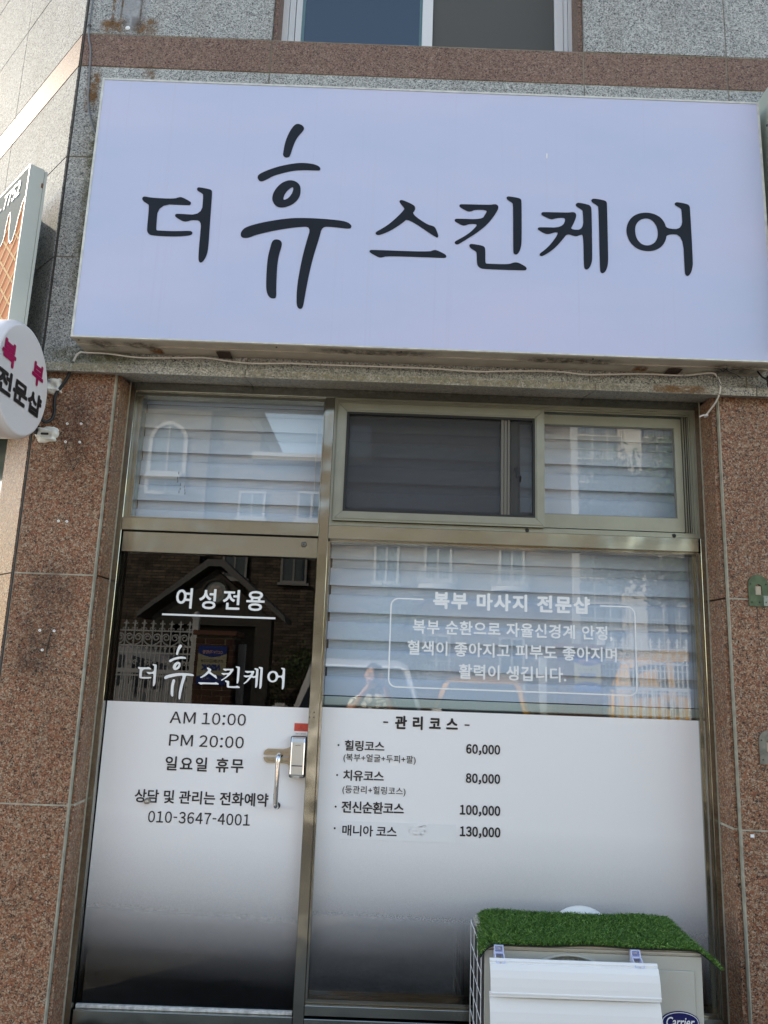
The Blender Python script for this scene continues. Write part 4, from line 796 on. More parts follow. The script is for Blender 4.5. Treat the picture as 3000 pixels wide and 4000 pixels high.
for r in (.04, .10, .16, .205): gw.lathe([(r-.002, -.004), (r, -.007), (r+.002, -.004), (r, -.001), (r-.002, -.004)], (fc, ay0, fz), 'y', 48)
gw.build('fan_grille', mat('grille_plastic', (.46, .45, .40), .45), ac)
for i in range(3):
    t = i*2.094; V = []
    for j in range(7):
        r = .03+j*.028
        for q in (-.35, .0, .35): V.append((fc+r*math.cos(t+q*(.6+j*.12)), ay0+.05+q*.06, fz+r*math.sin(t+q*(.6+j*.12))))
    MB().add(V, [(j*3+k, j*3+k+1, (j+1)*3+k+1, (j+1)*3+k) for j in range(6) for k in range(2)], 0, True).build('fan_blade', mat('fan_blade_grey', (.12, .12, .12), .5), ac)
MB().box(ax0-.004, ax1+.004, ay0-.006, ay1+.004, .629, .649, 0, .007).build('lid', BEL, ac)
vc = MB().box(ax1+.001, ax1+.052, -.30, -.12, .10, .345, 0, .012).build('valve_cover', mat('pale_cover', (.56, .56, .50), .4), ac)
# coil and wire guard on the left side
MB().box(ax0-.001, ax0+.004, ay0+.02, ay1-.01, .075, .61).build('coil', mat('coil_black', (.02, .02, .022), .5), ac)
wg = MB()
for i in range(4): y = ay0+.012+i*.10; wg.tube([(ax0-.012, y, .07), (ax0-.012, y, .632)], .0015, 6)
for i in range(8): z = .08+i*.078; wg.tube([(ax0-.012, ay0+.005, z), (ax0-.012, ay1, z)], .0015, 6)
wg.build('wire_guard', LETW, ac)
for x in (ax0+.1, ax1-.12): MB().box(x-.02, x+.02, ay0+.0, ay1, 0, .058, 0, .004).build('foot', BLACK, ac)
# maker's badge
NV = mat('navy_print', (.012, .014, .10), .2)
bx, bz = 1.172, .420
def oval(rx, rz, y, m, nm, par): return flat(nm, [[(bx+rx*math.cos(t*math.pi/24), bz+rz*math.sin(t*math.pi/24)) for t in range(48)]], XZ(y), m, par)
bdg = MB().prism([(bx+.0672*math.cos(t*math.pi/24), bz+.0345*math.sin(t*math.pi/24)) for t in range(48)], ay0-.0095, ay0-.0062, 'y').build('badge', NV, ac)
oval(.0640, .0315, ay0-.0098, LETW, 'badge_ring', bdg); oval(.0618, .0295, ay0-.0102, NV, 'badge_field', bdg)
text('badge_lettering', 'Carrier', bx-.050, bx+.050, bz-.0135, bz+.0165, XZ(ay0-.0106), LETW, bdg, bold=.012, shear=.32)
# wind deflector of overlapping curved slats clipped to the front
df = empty('air_deflector', (.78, -.47, .1), 'white slatted plastic air deflector hung on the front of the air conditioner', 'air deflector')
DW = mat('white_pvc', (.83, .82, .80), .32, spec=.5)
dx0, dx1 = .494, 1.078
def slat_prof(z, t):
    P = [(-.4840, z), (-.4895, z-.006), (-.4880, z-.012), (-.4960, z-.014), (-.5040, z-.030), (-.5110, z-.052), (-.5150, z-.078), (-.5165, z-.094), (-.5190, z-.096), (-.5190, z-.100), (-.5165, z-.102), (-.5170, z-.108)]
    B = [(y+t, zz+.0006) for y, zz in P[::-1]]
    return P+B
for i in range(5):
    z = .6215-i*.1055
    MB().prism(slat_prof(z, .0035), dx0-.001*i, dx1+.002*i, 'x').build('slat', DW, df)
MB().prism([(-.478, .60), (-.478, .10), (-.470, .10), (-.470, .60)], dx0+.03, dx0+.036, 'x').prism([(-.478, .60), (-.478, .10), (-.470, .10), (-.470, .60)], dx1-.05, dx1-.044, 'x').build('side_rail', DW, df)
CL = mat('lavender_plastic', (.60, .64, .84), .35)
for x in (.532, 1.016):
    b = MB(); yz = [(-.4265, .651), (-.438, .651), (-.442, .640), (-.4905, .622), (-.4905, .608), (-.4265, .608)]
    b.prism([(-.427, .651), (-.446, .650), (-.447, .6485), (-.430, .6475), (-.430, .610), (-.427, .610)], x-.0165, x+.0165, 'x')
    for e in (-.0165, .0135): b.prism([(-.428, .650), (-.446, .649), (-.452, .632), (-.490, .616), (-.492, .609), (-.428, .609)], x+e, x+e+.003, 'x')
    b.box(x-.0135, x+.0135, -.492, -.462, .607, .611); b.box(x-.0135, x+.0135, -.452, -.43, .626, .631)
    c = b.build('clip', CL, df)
    for yy, zz in ((-.4475, .642), (-.4925, .6115)): MB().lathe([(.0028, 0), (.0028, -.0012), (0, -.0012)], (x, yy, zz), 'y', 10).build('screw', SILVER, c)

# artificial turf mat draped on the lid
tf = empty('turf_mat', (.88, -.26, .65), 'bright green artificial grass mat draped over the top of the air conditioner', 'mat')
def turf(u, v):
    # u across, v from back to front
    xl = .500-.045*v; xr = 1.262+.060*v
    x = xl+(xr-xl)*u; y = -.085-.352*v
    z = .6555+.0025*math.sin(u*9+v*3)+.002*math.sin(u*17)
    if u < .07: z -= .040*((.07-u)/.07)**1.6*(.35+.65*v); x += .012*((.07-u)/.07)**2
    if v > .93 and u < .22: z -= .010*(v-.93)/.07*(1-u/.22)
    if u > .90: z -= .062*((u-.90)/.10)**1.3*v
    return Vector((x, y, z))
nU, nV = 60, 20
tv = [turf(i/nU, j/nV) for i in range(nU+1) for j in range(nV+1)]
tb = MB(); m_ = nV+1
up_ = [tuple(p) for p in tv]; dn_ = [(p.x, p.y, p.z-.005) for p in tv]; n = len(tv)
Fq = [(i*m_+j, (i+1)*m_+j, (i+1)*m_+j+1, i*m_+j+1) for i in range(nU) for j in range(nV)]
tb.add(up_+dn_, Fq+[tuple(k+n for k in q)[::-1] for q in Fq]+[(i*m_+nV, (i+1)*m_+nV, (i+1)*m_+nV+n, i*m_+nV+n) for i in range(nU)]+[(i*m_, (i+1)*m_, (i+1)*m_+n, i*m_+n) for i in range(nU)]+[(j, j+1, j+1+n, j+n) for j in range(nV)]+[(nU*m_+j, nU*m_+j+1, nU*m_+j+1+n, nU*m_+j+n) for j in range(nV)])
tb.build('backing', mat('turf_backing', (.012, .016, .010), .9), tf)
rg = random.Random(11)
GM = [mat('turf_blade_%s' % nm_, c, .45, spec=.4) for nm_, c in (('dark', (.040, .115, .016)), ('mid', (.082, .21, .03)), ('light', (.18, .34, .07)), ('dry', (.26, .38, .10)))]
gb = MB()
for q in range(30000):
    u, v = rg.random(), rg.random()
    p = turf(u, v)
    d = Vector((rg.gauss(0, .42), rg.gauss(-.12, .42)+(-.5 if v > .97 else 0), 1)).normalized(); ln = rg.uniform(.013, .024)
    if u < .06: d = (d+Vector((-.8, 0, -.1))).normalized()
    if u > .95: d = (d+Vector((.5, 0, -.1))).normalized()
    b = d.cross(Vector((rg.uniform(-1, 1), rg.uniform(-1, 1), 0))).normalized()*.0013
    bend = Vector((rg.uniform(-1, 1), rg.uniform(-1, .6), -.35))*ln*.45
    a = p-d*.001; m1 = p+d*ln*.55; e = p+d*ln+bend
    gb.add([a-b, a+b, m1+b*.9, m1-b*.9, e], [(0, 1, 2, 3), (3, 2, 4)], rg.choices((0, 1, 2, 3), (.36, .40, .19, .05))[0])

me = bpy.data.meshes.new('grass_blades'); me.from_pydata(gb.v, [], gb.f); me.update()
for pp, i in zip(me.polygons, gb.mi): pp.material_index = i
link('grass_blades', me, GM, tf, kind='stuff')

# white round cover leaning on the glass behind the unit
wc = MB().lathe([(0, -.030), (.07, -.028), (.12, -.018), (.142, -.004), (.146, .006), (.140, .010), (0, .010)], (.930, -.03, .53), 'y', 48).build('round_cover', mat('white_round_plastic', (.80, .80, .77), .4))
tag(wc, 'white round plastic cover just showing above the turf mat, against the window', 'cover')
MB().lathe([(.003, 0), (.002, -.006), (0, -.007)], (.885, -.045, .645), 'y', 10).build('cover_pin', SILVER, wc)

# ================================================================== THE STREET AND WHAT STANDS ACROSS IT (seen in the glass)
AS = mat('asphalt', (.085, .082, .078), .85, var=.25, vscale=3, bump=.4, bscale=120)
def struct(o): o['kind'] = 'structure'; return o
struct(MB().box(-150, 150, -150, 150, -.6, -.02).build('ground', mat('earth', (.12, .10, .075), .95, var=.2, vscale=.5)))
struct(MB().box(-60, 60, -7.2, -1.5, -.016, 0).build('road', AS))
PV = granite('paving', [(0, (.10, .10, .10)), (.2, (.20, .195, .18)), (.5, (.27, .26, .24)), (.8, (.33, .32, .30))], 60, .8)
struct(MB().box(-60, 60, -1.38, FY-.002, -.016, .10).build('pavement', PV))
struct(MB().box(-60, 60, -1.5, -1.384, -.016, .115).build('kerb', mat('kerb_concrete', (.32, .31, .29), .85, var=.15, vscale=8)))
struct(MB().box(-60, 60, -40, -7.25, -.016, .02).build('school_yard', mat('yard_paving', (.25, .19, .15), .9, var=.2, vscale=2)))

# ornamental fence
FW = mat('white_fence_paint', (.66, .69, .72), .45, .1)
def spiral(c, r0, turns, sgn, rev=1, n=20):
    return [(c[0]+sgn*r0*(1-.72*i/n)*math.cos(rev*turns*2*math.pi*i/n), 0, c[1]+r0*(1-.72*i/n)*math.sin(rev*turns*2*math.pi*i/n)) for i in range(n+1)]
pk = MB(); pk.tube([(0, 0, .62), (0, 0, 2.06)], .012, 5)
pk.lathe([(.012, 2.02), (.018, 2.035), (.012, 2.05)], (0, 0, 0), 'z', 6)
pk.prism([(0, 2.165), (.014, 2.135), (.010, 2.115), (.030, 2.125), (.040, 2.108), (.028, 2.098), (.030, 2.110), (.012, 2.10), (.010, 2.06), (-.010, 2.06), (-.012, 2.10), (-.030, 2.110), (-.028, 2.098), (-.040, 2.108), (-.030, 2.125), (-.010, 2.115), (-.014, 2.135)], -.009, .009, 'y')
pk.tube([(x, 0, z+2.03) for x, _, z in spiral((.030, 0), .022, .8, -1, 1, 8)], .005, 4).tube([(x, 0, z+2.03) for x, _, z in spiral((-.030, 0), .022, .8, 1, 1, 8)], .005, 4)
pk_me = pk.build('picket', FW).data
sp = MB(); sp.tube([(0, 0, .62), (0, 0, 1.74)], .010, 5).prism([(0, 1.79), (.012, 1.765), (.028, 1.755), (.010, 1.745), (.008, 1.72), (-.008, 1.72), (-.010, 1.745), (-.028, 1.755), (-.012, 1.765)], -.005, .005, 'y')
sp_me = sp.build('short_bar', FW).data
scr_ = MB()
for sg in (1, -1):
    scr_.tube([(sg*.066+x, 0, 1.905+z) for x, _, z in spiral((0, 0), .058, 1.35, sg, 1, 26)], .0105, 5)
    scr_.tube([(sg*.124, 0, 1.905), (sg*.118, 0, 1.86), (sg*.08, 0, 1.82), (sg*.03, 0, 1.795), (0, 0, 1.775)], .0105, 5)
    scr_.tube([(sg*.045+x, 0, 1.545+z) for x, _, z in spiral((0, 0), .038, 1.3, sg, 1, 18)], .009, 4)
scr_me = scr_.build('scroll', FW).data
bal = MB(); bal.lathe([(.010, .62), (.010, .80), (.022, .84), (.012, .88), (.020, 1.0), (.010, 1.10), (.024, 1.16), (.010, 1.20), (.022, 1.26), (.008, 1.30), (.008, 1.40)], (0, 0, 0), 'z', 8)
bal_me = bal.build('baluster', FW).data
for nm in ('picket', 'short_bar', 'scroll', 'baluster'):
    bpy.data.objects.remove(bpy.data.objects[nm])
def fence_run(x0, x1, lab, y=-7.92):
    r = empty('ornamental_fence', ((x0+x1)/2, y, .5), lab, 'fence', 'white wrought fences of the school yard')
    def put(nm, me, x):
        o = bpy.data.objects.new(nm, me); COL.objects.link(o); o.parent = r; o.location = (x-(x0+x1)/2, 0, -.5)
    n = int((x1-x0)/.134)
    for i in range(n):
        x = x0+.06+i*.134; put('picket', pk_me, x); put('short_bar', sp_me, x+.067)
        put('baluster', bal_me, x+.03)
        if i % 2 == 0: put('scroll', scr_me, x)
    for z, h in ((2.005, .010), (1.785, .010), (1.685, .010), (1.425, .030), (1.36, .012), (.95, .012), (.64, .02)): box('rail', x0, x1, y-.012, y+.012, z-h, z+h, FW, r)
    for x in (x0, x1):
        MB().box(x-.045, x+.045, y-.045, y+.045, .4, 2.20).box(x-.055, x+.055, y-.055, y+.055, 2.20, 2.225).lathe([(.0, 2.31)]+[(.045*math.sin(t*math.pi/10), 2.268+.045*math.cos(t*math.pi/10)) for t in range(1, 9)]+[(.012, 2.225)], (x, y, 0), 'z', 14).build('post', FW, r)
    box('base_wall', x0, x1, y-.08, y+.08, -.01, .60, mat('base_wall_render', (.40, .36, .31), .9, var=.1), r)
    return r
fence_run(-5.45, -2.62, 'white ornamental fence left of the gate, reflected in the door glass')
fence_run(3.36, 4.74, 'white ornamental fence right of the gate, reflected in the display window')
fence_run(4.86, 7.9, 'white ornamental fence beyond the second ball post at the far right')

# brick gate pillars, each brick its own piece
BRM = [mat('brick_face', c, .85, var=.18, vscale=9, bump=.3, bscale=60) for c in ((.085, .038, .026), (.105, .046, .032), (.07, .034, .025))]
brick_me = []
for m in BRM: brick_me.append(box('brick', -.134, .134, -.062, .062, -.036, .036, m, c=.004).data)
for o in [o for o in COL.objects if o.name.startswith('brick')]: bpy.data.objects.remove(o)
def pillar(x0, x1, ztop, lab, y=-7.95):
    r = empty('brick_pillar', ((x0+x1)/2, y, 0), lab, 'gate pillar')
    cx = (x0+x1)/2; rr = random.Random(int(cx*7)); n = int((ztop-.02)/.08)
    box('mortar', x0+.012, x1-.012, y-.26, y+.26, 0, ztop, GROUT, r)
    for k_ in range(n):
        z = .04+k_*.08
        if k_ % 2 == 0: spots = [(-.14, .205, 0), (.14, .205, 0), (-.14, -.205, 0), (.14, -.205, 0), (-.215, 0, 90), (.215, 0, 90)]
        else: spots = [(0, .205, 0), (-.215, .135, 90), (.215, .135, 90), (-.215, -.135, 90), (.215, -.135, 90)]
        for dx, dy, a in spots:
            o = bpy.data.objects.new('brick', brick_me[rr.randrange(3)]); COL.objects.link(o); o.parent = r; o.location = (dx+rr.uniform(-.002, .002), dy+rr.uniform(-.003, .003), z); o.rotation_euler = (0, 0, math.radians(a))
    box('cap', x0-.03, x1+.03, y-.31, y+.31, ztop, ztop+.07, mat('pillar_cap', (.17, .08, .055), .8), r, c=.008)
    return r
p1 = pillar(-2.56, -1.99, 1.96, 'brick gate pillar with a security board, reflected in the door glass')
p2 = pillar(2.76, 3.32, 1.96, 'brick gate pillar with a security board, reflected in the display window')
def board(x, z0, wdt, lab):
    y = -7.68
    r = empty('security_board', (x+wdt/2, y, z0), lab, 'sign'); h = .56*wdt/.42
    box('board', x, x+wdt, y, y+.012, z0, z0+h, mat('cream_board', (.42, .41, .29), .5), r)
    # the board faces the shop, so it reads from +y: u runs towards -x
    f = lambda o: (lambda u, v: (x+wdt-u, y+.012+o, z0+v))
    BL = mat('royal_blue_print', (.012, .045, .26), .5)
    s = wdt/.42
    flat('print', [[(0, h), (.42*s, h), (.42*s, h-.11*s)]+[((.42-.42*i/10)*s, h-(.11+.055*math.sin(i*math.pi/10))*s) for i in range(1, 10)]+[(0, h-.11*s)]], f(.001), BL, r)
    flat('print', [[(0, 0), (.42*s, 0), (.42*s, .11*s)]+[((.42-.42*i/10)*s, (.11+.04*math.sin(i*math.pi/10))*s) for i in range(1, 10)]+[(0, .11*s)]], f(.001), BL, r)
    text('lettering', 'CCTV 작동중', .06*s, .36*s, h-.12*s, h-.065*s, f(.002), mat('pink_print', (.75, .45, .42), .5), r, bold=.02)
    text('lettering', '전자경비감시구역', .05*s, .37*s, h-.245*s, h-.20*s, f(.002), LETB, r, bold=.01)
    text('lettering', 'NSOK', .08*s, .36*s, .20*s, .29*s, f(.002), BL, r, bold=.05, shear=.15)
    text('lettering', 'Tel.', .06*s, .12*s, .07*s, .10*s, f(.002), LETW, r); text('lettering', '-9112', .22*s, .34*s, .07*s, .10*s, f(.002), LETW, r)
board(-2.50, 1.27, .41, 'blue and cream security board on the brick pillar seen in the door glass')
board(2.90, 1.36, .38, 'blue and cream security board on the brick pillar seen in the display window')
for x, z, lab in ((-1.92, 1.86, 'grey square gate post right of the pillar in the door glass'), (2.50, 1.84, 'grey square gate post left of the pillar in the display window')):
    tag(box('gate_post', x-.05, x+.05, -7.98, -7.88, -.01, z, mat('gate_post_paint', (.45, .47, .49), .5), c=.006), lab, 'gate post')

# stone clad school building
def ledge(name):
    m = mat(name, (.40, .34, .27), .9); n = m.node_tree; b = n.nodes['Principled BSDF']; L = n.links.new
    g = n.nodes.new('ShaderNodeNewGeometry'); mp = n.nodes.new('ShaderNodeMapping'); mp.inputs['Rotation'].default_value = (math.radians(90), 0, 0); L(g.outputs['Position'], mp.inputs[0])
    br = n.nodes.new('ShaderNodeTexBrick'); br.inputs['Scale'].default_value = 1; br.inputs['Brick Width'].default_value = .34; br.inputs['Row Height'].default_value = .07; br.inputs['Mortar Size'].default_value = .007
    br.inputs['Color1'].default_value = (.20, .16, .12, 1); br.inputs['Color2'].default_value = (.085, .068, .052, 1); br.inputs['Mortar'].default_value = (.04, .035, .03, 1); L(mp.outputs[0], br.inputs['Vector'])
    t = n.nodes.new('ShaderNodeTexNoise'); t.inputs['Scale'].default_value = 5; t.inputs['Detail'].default_value = 8; L(g.outputs['Position'], t.inputs['Vector'])
    mx = n.nodes.new('ShaderNodeMix'); mx.data_type = 'RGBA'; mx.blend_type = 'OVERLAY'; mx.inputs[0].default_value = .8; L(br.outputs['Color'], mx.inputs[6]); L(t.outputs[0], mx.inputs[7]); L(mx.outputs[2], b.inputs['Base Color'])
    hs = n.nodes.new('ShaderNodeMath'); hs.operation = 'ADD'; L(br.outputs['Fac'], hs.inputs[0]); L(t.outputs[0], hs.inputs[1])
    bp = n.nodes.new('ShaderNodeBump'); bp.inputs['Strength'].default_value = 1; bp.inputs['Distance'].default_value = .05; bp.invert = True; L(hs.outputs[0], bp.inputs['Height']); L(bp.outputs[0], b.inputs['Normal'])
    return m
LED = ledge('ledge_stone')
BY = -14.92
sb = empty('school_building', (0, -18, 0), 'tan ledge stone building with arched window and white balconies, reflected in the glass', 'building')
MB().box(-9.5, -4.32, BY-6, BY, 0, 8.0).box(-4.32, -3.1, BY-6, BY-.25, 0, 8.0).build('wall', LED, sb)
MB().box(-3.1, -.3, BY-6, BY-.02, 0, 6.5).build('wall', LED, sb)
MB().box(-.3, 4.70, BY-6, BY, 0, 9.6).build('wall', LED, sb)
RFM = mat('dark_roof_metal', (.06, .06, .065), .6); WTM = mat('white_trim', (.36, .36, .355), .6)
MB().prism([(-9.9, 7.4), (-9.9, 7.6), (-6.9, 11.2), (-5.9, 11.2), (-2.90, 7.18), (-2.90, 6.98), (-6.0, 10.9), (-6.8, 10.9)], BY-6.2, BY+.5, 'y').build('roof', RFM, sb)
MB().prism([(-9.5, 8.0), (-6.8, 10.85), (-6.0, 10.85), (-3.7, 8.0)], BY-5.9, BY-.01, 'y').build('gable', LED, sb)
MB().box(-3.2, -.2, BY-6, BY+.25, 6.50, 6.68).build('parapet', WTM, sb); MB().box(-.4, 4.8, BY-6, BY+.15, 9.6, 9.85).build('parapet', WTM, sb)
GL2 = mat('far_window_glass', (.05, .07, .085), .04, spec=.9)
def win(x0, x1, z0, z1, par=sb, y=BY, arch=False):
    if arch:
        cx = (x0+x1)/2; r = (x1-x0)/2
        po = [(x0, z0), (x1, z0), (x1, z1-r)]+[(cx+r*math.cos(math.radians(a)), z1-r+r*math.sin(math.radians(a))) for a in range(15, 180, 15)]+[(x0, z1-r)]
        r2 = r-.09
        pi_ = [(x0+.09, z0+.09), (x1-.09, z0+.09), (x1-.09, z1-r)]+[(cx+r2*math.cos(math.radians(a)), z1-r+r2*math.sin(math.radians(a))) for a in range(15, 180, 15)]+[(x0+.09, z1-r)]
        w_ = MB(); pts = po+pi_; n = len(pts); tri = tessellate_polygon([[Vector((u, v, 0)) for u, v in po], [Vector((u, v, 0)) for u, v in pi_]])
        w_.add([(u, y+.07, v) for u, v in pts]+[(u, y, v) for u, v in pts], [tuple(t) for t in tri]+[(i, (i+1) % len(po), (i+1) % len(po)+n, i+n) for i in range(len(po))])
        w_.box(cx-.02, cx+.02, y+.01, y+.05, z0+.05, z1-.05); w_.box(x0, x1, y+.01, y+.05, z0+.35, z0+.39)
        f = w_.build('window', WTM, par); flat('pane', [pi_], XZ(y+.02), GL2, f); return f
    w_ = ring(MB(), x0, x1, z0, z1, .05, y-.01, y+.06); w_.box((x0+x1)/2-.02, (x0+x1)/2+.02, y-.01, y+.05, z0+.05, z1-.05); w_.box(x0-.06, x1+.06, y-.01, y+.10, z0-.06, z0)
    f = w_.build('window', WTM, par); box('pane', x0+.05, x1-.05, y+.005, y+.02, z0+.05, z1-.05, GL2, f); return f
win(-5.80, -4.84, 5.55, 7.42, arch=True)
MB().prism([(BY+.05, 6.10), (BY+.45, 5.86), (BY+.47, 5.89), (BY+.05, 6.16)], -5.75, -4.90, 'x').build('open_vent', WTM, sb)
win(-3.48, -2.82, 5.05, 5.72, y=BY); win(-2.03, -1.35, 5.05, 5.75, y=BY)
win(-3.76, -3.15, 3.55, 4.5, y=BY); win(-2.34, -1.72, 3.5, 4.5, y=BY); win(-.1, .5, 3.6, 4.6)
for x0, x1 in ((1.12, 1.78), (2.93, 3.55)):
    win(x0, x1, 3.70, 4.60); win(x0, x1, 1.5, 2.4)
    MB().prism([(x0-.14, 4.64), (x1+.14, 4.64), (x1+.14, 4.70), ((x0+x1)/2, 4.92), (x0-.14, 4.70)], BY-.01, BY+.12, 'y').build('pediment', WTM, sb)
for bx_, zb in ((1.44, 3.60), (3.22, 3.60), (1.44, 1.42)):
    q = MB(); cxn = 12; pp = [(bx_+.46*math.cos(math.radians(a)), BY+.34*math.sin(math.radians(a))) for a in range(0, 181, 15)]
    q.prism(pp, zb-.10, zb, 'z'); bo = q.build('balcony', WTM, sb); rl = MB()
    for a in range(0, 181, 11):
        c_, s_ = math.cos(math.radians(a)), math.sin(math.radians(a))
        rl.tube([(bx_+.42*c_, BY+.30*s_, zb), (bx_+.50*c_, BY+.38*s_, zb+.10), (bx_+.43*c_, BY+.31*s_, zb+.22), (bx_+.46*c_, BY+.34*s_, zb+.36)], .009, 4)
    rl.tube([(bx_+.46*math.cos(math.radians(a)), BY+.34*math.sin(math.radians(a)), zb+.36) for a in range(0, 181, 15)], .014, 5)
    rl.build('railing', WTM, bo)
MB().box(4.70, 4.84, BY-.1, BY+.12, 0, 9.6).build('downpipe', WTM, sb)
# gabled porch
pc = empty('gabled_porch', (-3.26, -12.5, 0), 'small gabled porch with a round flower badge, seen in the door glass', 'porch')
RND = mat('grey_brown_render', (.085, .08, .07), .85, var=.15)
MB().prism([(-4.45, 0), (-4.45, 2.45), (-3.26, 3.42), (-2.08, 2.45), (-2.08, 0), (-2.4, 0), (-2.4, 2.3), (-4.1, 2.3), (-4.1, 0)], -12.4, -11.96, 'y').build('wall', RND, pc)
MB().prism([(-4.74, 2.40), (-4.72, 2.52), (-3.42, 3.60), (-3.10, 3.60), (-1.80, 2.52), (-1.78, 2.40), (-3.14, 3.47), (-3.38, 3.47)], -12.9, -11.80, 'y').build('roof', mat('porch_roof', (.19, .19, .185), .6), pc)
eb = MB().lathe([(.27, 0), (.27, .05), (.215, .05), (.215, .02), (0, .02)], (-3.24, -11.96, 2.96), 'y', 32).build('badge', RND, pc)
MB().lathe([(.21, .025), (0, .025)], (-3.24, -11.96, 2.96), 'y', 32).build('badge_disc', mat('badge_teal', (.35, .42, .42), .5), eb)
for i in range(6):
    a = i*math.pi/3; MB().lathe([(.058, .032), (.05, .034), (0, .034)], (-3.24+.085*math.cos(a), -11.96, 2.96+.085*math.sin(a)), 'y', 14).build('badge_petal', mat('badge_pale', (.60, .55, .50), .5), eb)
MB().lathe([(.05, .038), (0, .038)], (-3.24, -11.96, 2.96), 'y', 14).build('badge_centre', mat('badge_yellow', (.62, .48, .10), .5), eb)
box('doorway', -4.1, -2.4, -12.4, -12.36, 0, 2.3, mat('doorway_dark', (.02, .02, .022), .3), pc)

# apartment block far behind
ap = empty('apartment_block', (28, -84, 0), 'pale apartment block with balconies far behind the school, seen in the sliding window glass', 'building')
AP = mat('apartment_paint', (.48, .45, .40), .85, var=.05)
MB().box(19, 44, -92, -81.5, 0, 44).build('wall', AP, ap); MB().box(27.2, 29.0, -81.5, -79.6, 0, 44).build('stair_tower', mat('tower_paint', (.40, .385, .35), .8), ap)
for k_ in range(16):
    z = 1.2+k_*2.72
    for x0, x1 in ((20.2, 27.0), (29.2, 36.4)):
        s_ = MB().box(x0, x1, -81.5, -80.1, z-.12, z).build('balcony', AP, ap)
        MB().box(x0+.1, x1-.1, -81.49, -81.4, z+.25, z+2.3).build('pane', GL2, s_)
        rl = MB().box(x0, x1, -80.16, -80.10, z+1.02, z+1.10)
        for q in range(int((x1-x0)/.35)): rl.box(x0+q*.35, x0+q*.35+.06, -80.15, -80.11, z, z+1.02)
        for q in range(5): rl.box(x0+q*(x1-x0)/4-.05, x0+q*(x1-x0)/4+.05, -80.2, -80.1, z, z+2.6)
        rl.build('railing', WTM, s_)

# trees and shrubs
LF = [mat('leaf_%s' % a, c, .6) for a, c in (('dark', (.030, .055, .016)), ('mid', (.055, .10, .025)), ('light', (.09, .15, .04)))]
BARK = mat('bark', (.09, .07, .05), .9, bump=.6, bscale=20)
def tree(x, y, h, r, nleaf, lab, cat='tree', name='leafy_tree', trunk=True, seed=1, ls=.11):
    rr = random.Random(seed); t = empty(name, (x, y, 0), lab, cat)
    if trunk:
        tk = MB(); tk.tube([(x, y, 0), (x+.05, y, h*.3), (x-.05, y+.05, h*.55), (x, y, h*.8)], [.16, .12, .09, .04], 8)
        for i in range(7):
            a = rr.uniform(0, 6.28); z = h*(.4+.06*i); tk.tube([(x, y, z), (x+math.cos(a)*r*.45, y+math.sin(a)*r*.45, z+h*.12), (x+math.cos(a)*r*.8, y+math.sin(a)*r*.8, z+h*.2)], [.05, .03, .012], 5)
        tk.build('trunk', BARK, t)
    cr_ = MB(); cl = []
    for i in range(26):
        a, b_ = rr.uniform(0, 6.28), rr.uniform(-1, 1); q = rr.random()**.5
        cl.append((x+r*.8*q*math.cos(a), y+r*.8*q*math.sin(a), h-(r if trunk else h/2)+(r if trunk else h/2)*.85*b_*math.sqrt(max(.1, 1-q*q*.7))))
    for i in range(nleaf):
        c_ = cl[rr.randrange(26)]; s_ = r*.30
        p = Vector((rr.gauss(c_[0], s_*.6), rr.gauss(c_[1], s_*.6), max(.05, rr.gauss(c_[2], s_*.5))))
        d = Vector((rr.gauss(0, 1), rr.gauss(0, 1), rr.gauss(.2, 1))).normalized(); e = d.cross(Vector((rr.gauss(0, 1), rr.gauss(0, 1), 1))).normalized(); l_ = ls*rr.uniform(.6, 1.2)
        cr_.add([p, p+d*l_*.5+e*l_*.3, p+d*l_, p+d*l_*.5-e*l_*.3], [(0, 1, 2, 3)], rr.choices((0, 1, 2), (.4, .4, .2))[0])
    me = bpy.data.meshes.new('crown'); me.from_pydata(cr_.v, [], cr_.f); me.update()
    for pp, i in zip(me.polygons, cr_.mi): pp.material_index = i
    link('crown', me, LF, t)
tree(8.6, -19, 8.8, 2.6, 9000, 'broad green tree in front of the apartment block, seen in the sliding window glass', seed=2, ls=.2)
tree(-1.2, -9.3, 1.95, .75, 3500, 'dark round shrub behind the gate post, seen in the door glass', 'shrub', 'round_shrub', False, 5, .06)
tree(.3, -12.5, 3.2, 1.1, 3500, 'small tree in the school yard between the two gate pillars', seed=8, ls=.10)
tree(-7.5, -10.5, 4.2, 1.6, 4000, 'dark tree behind the left end of the ornamental fence', seed=4, ls=.12)

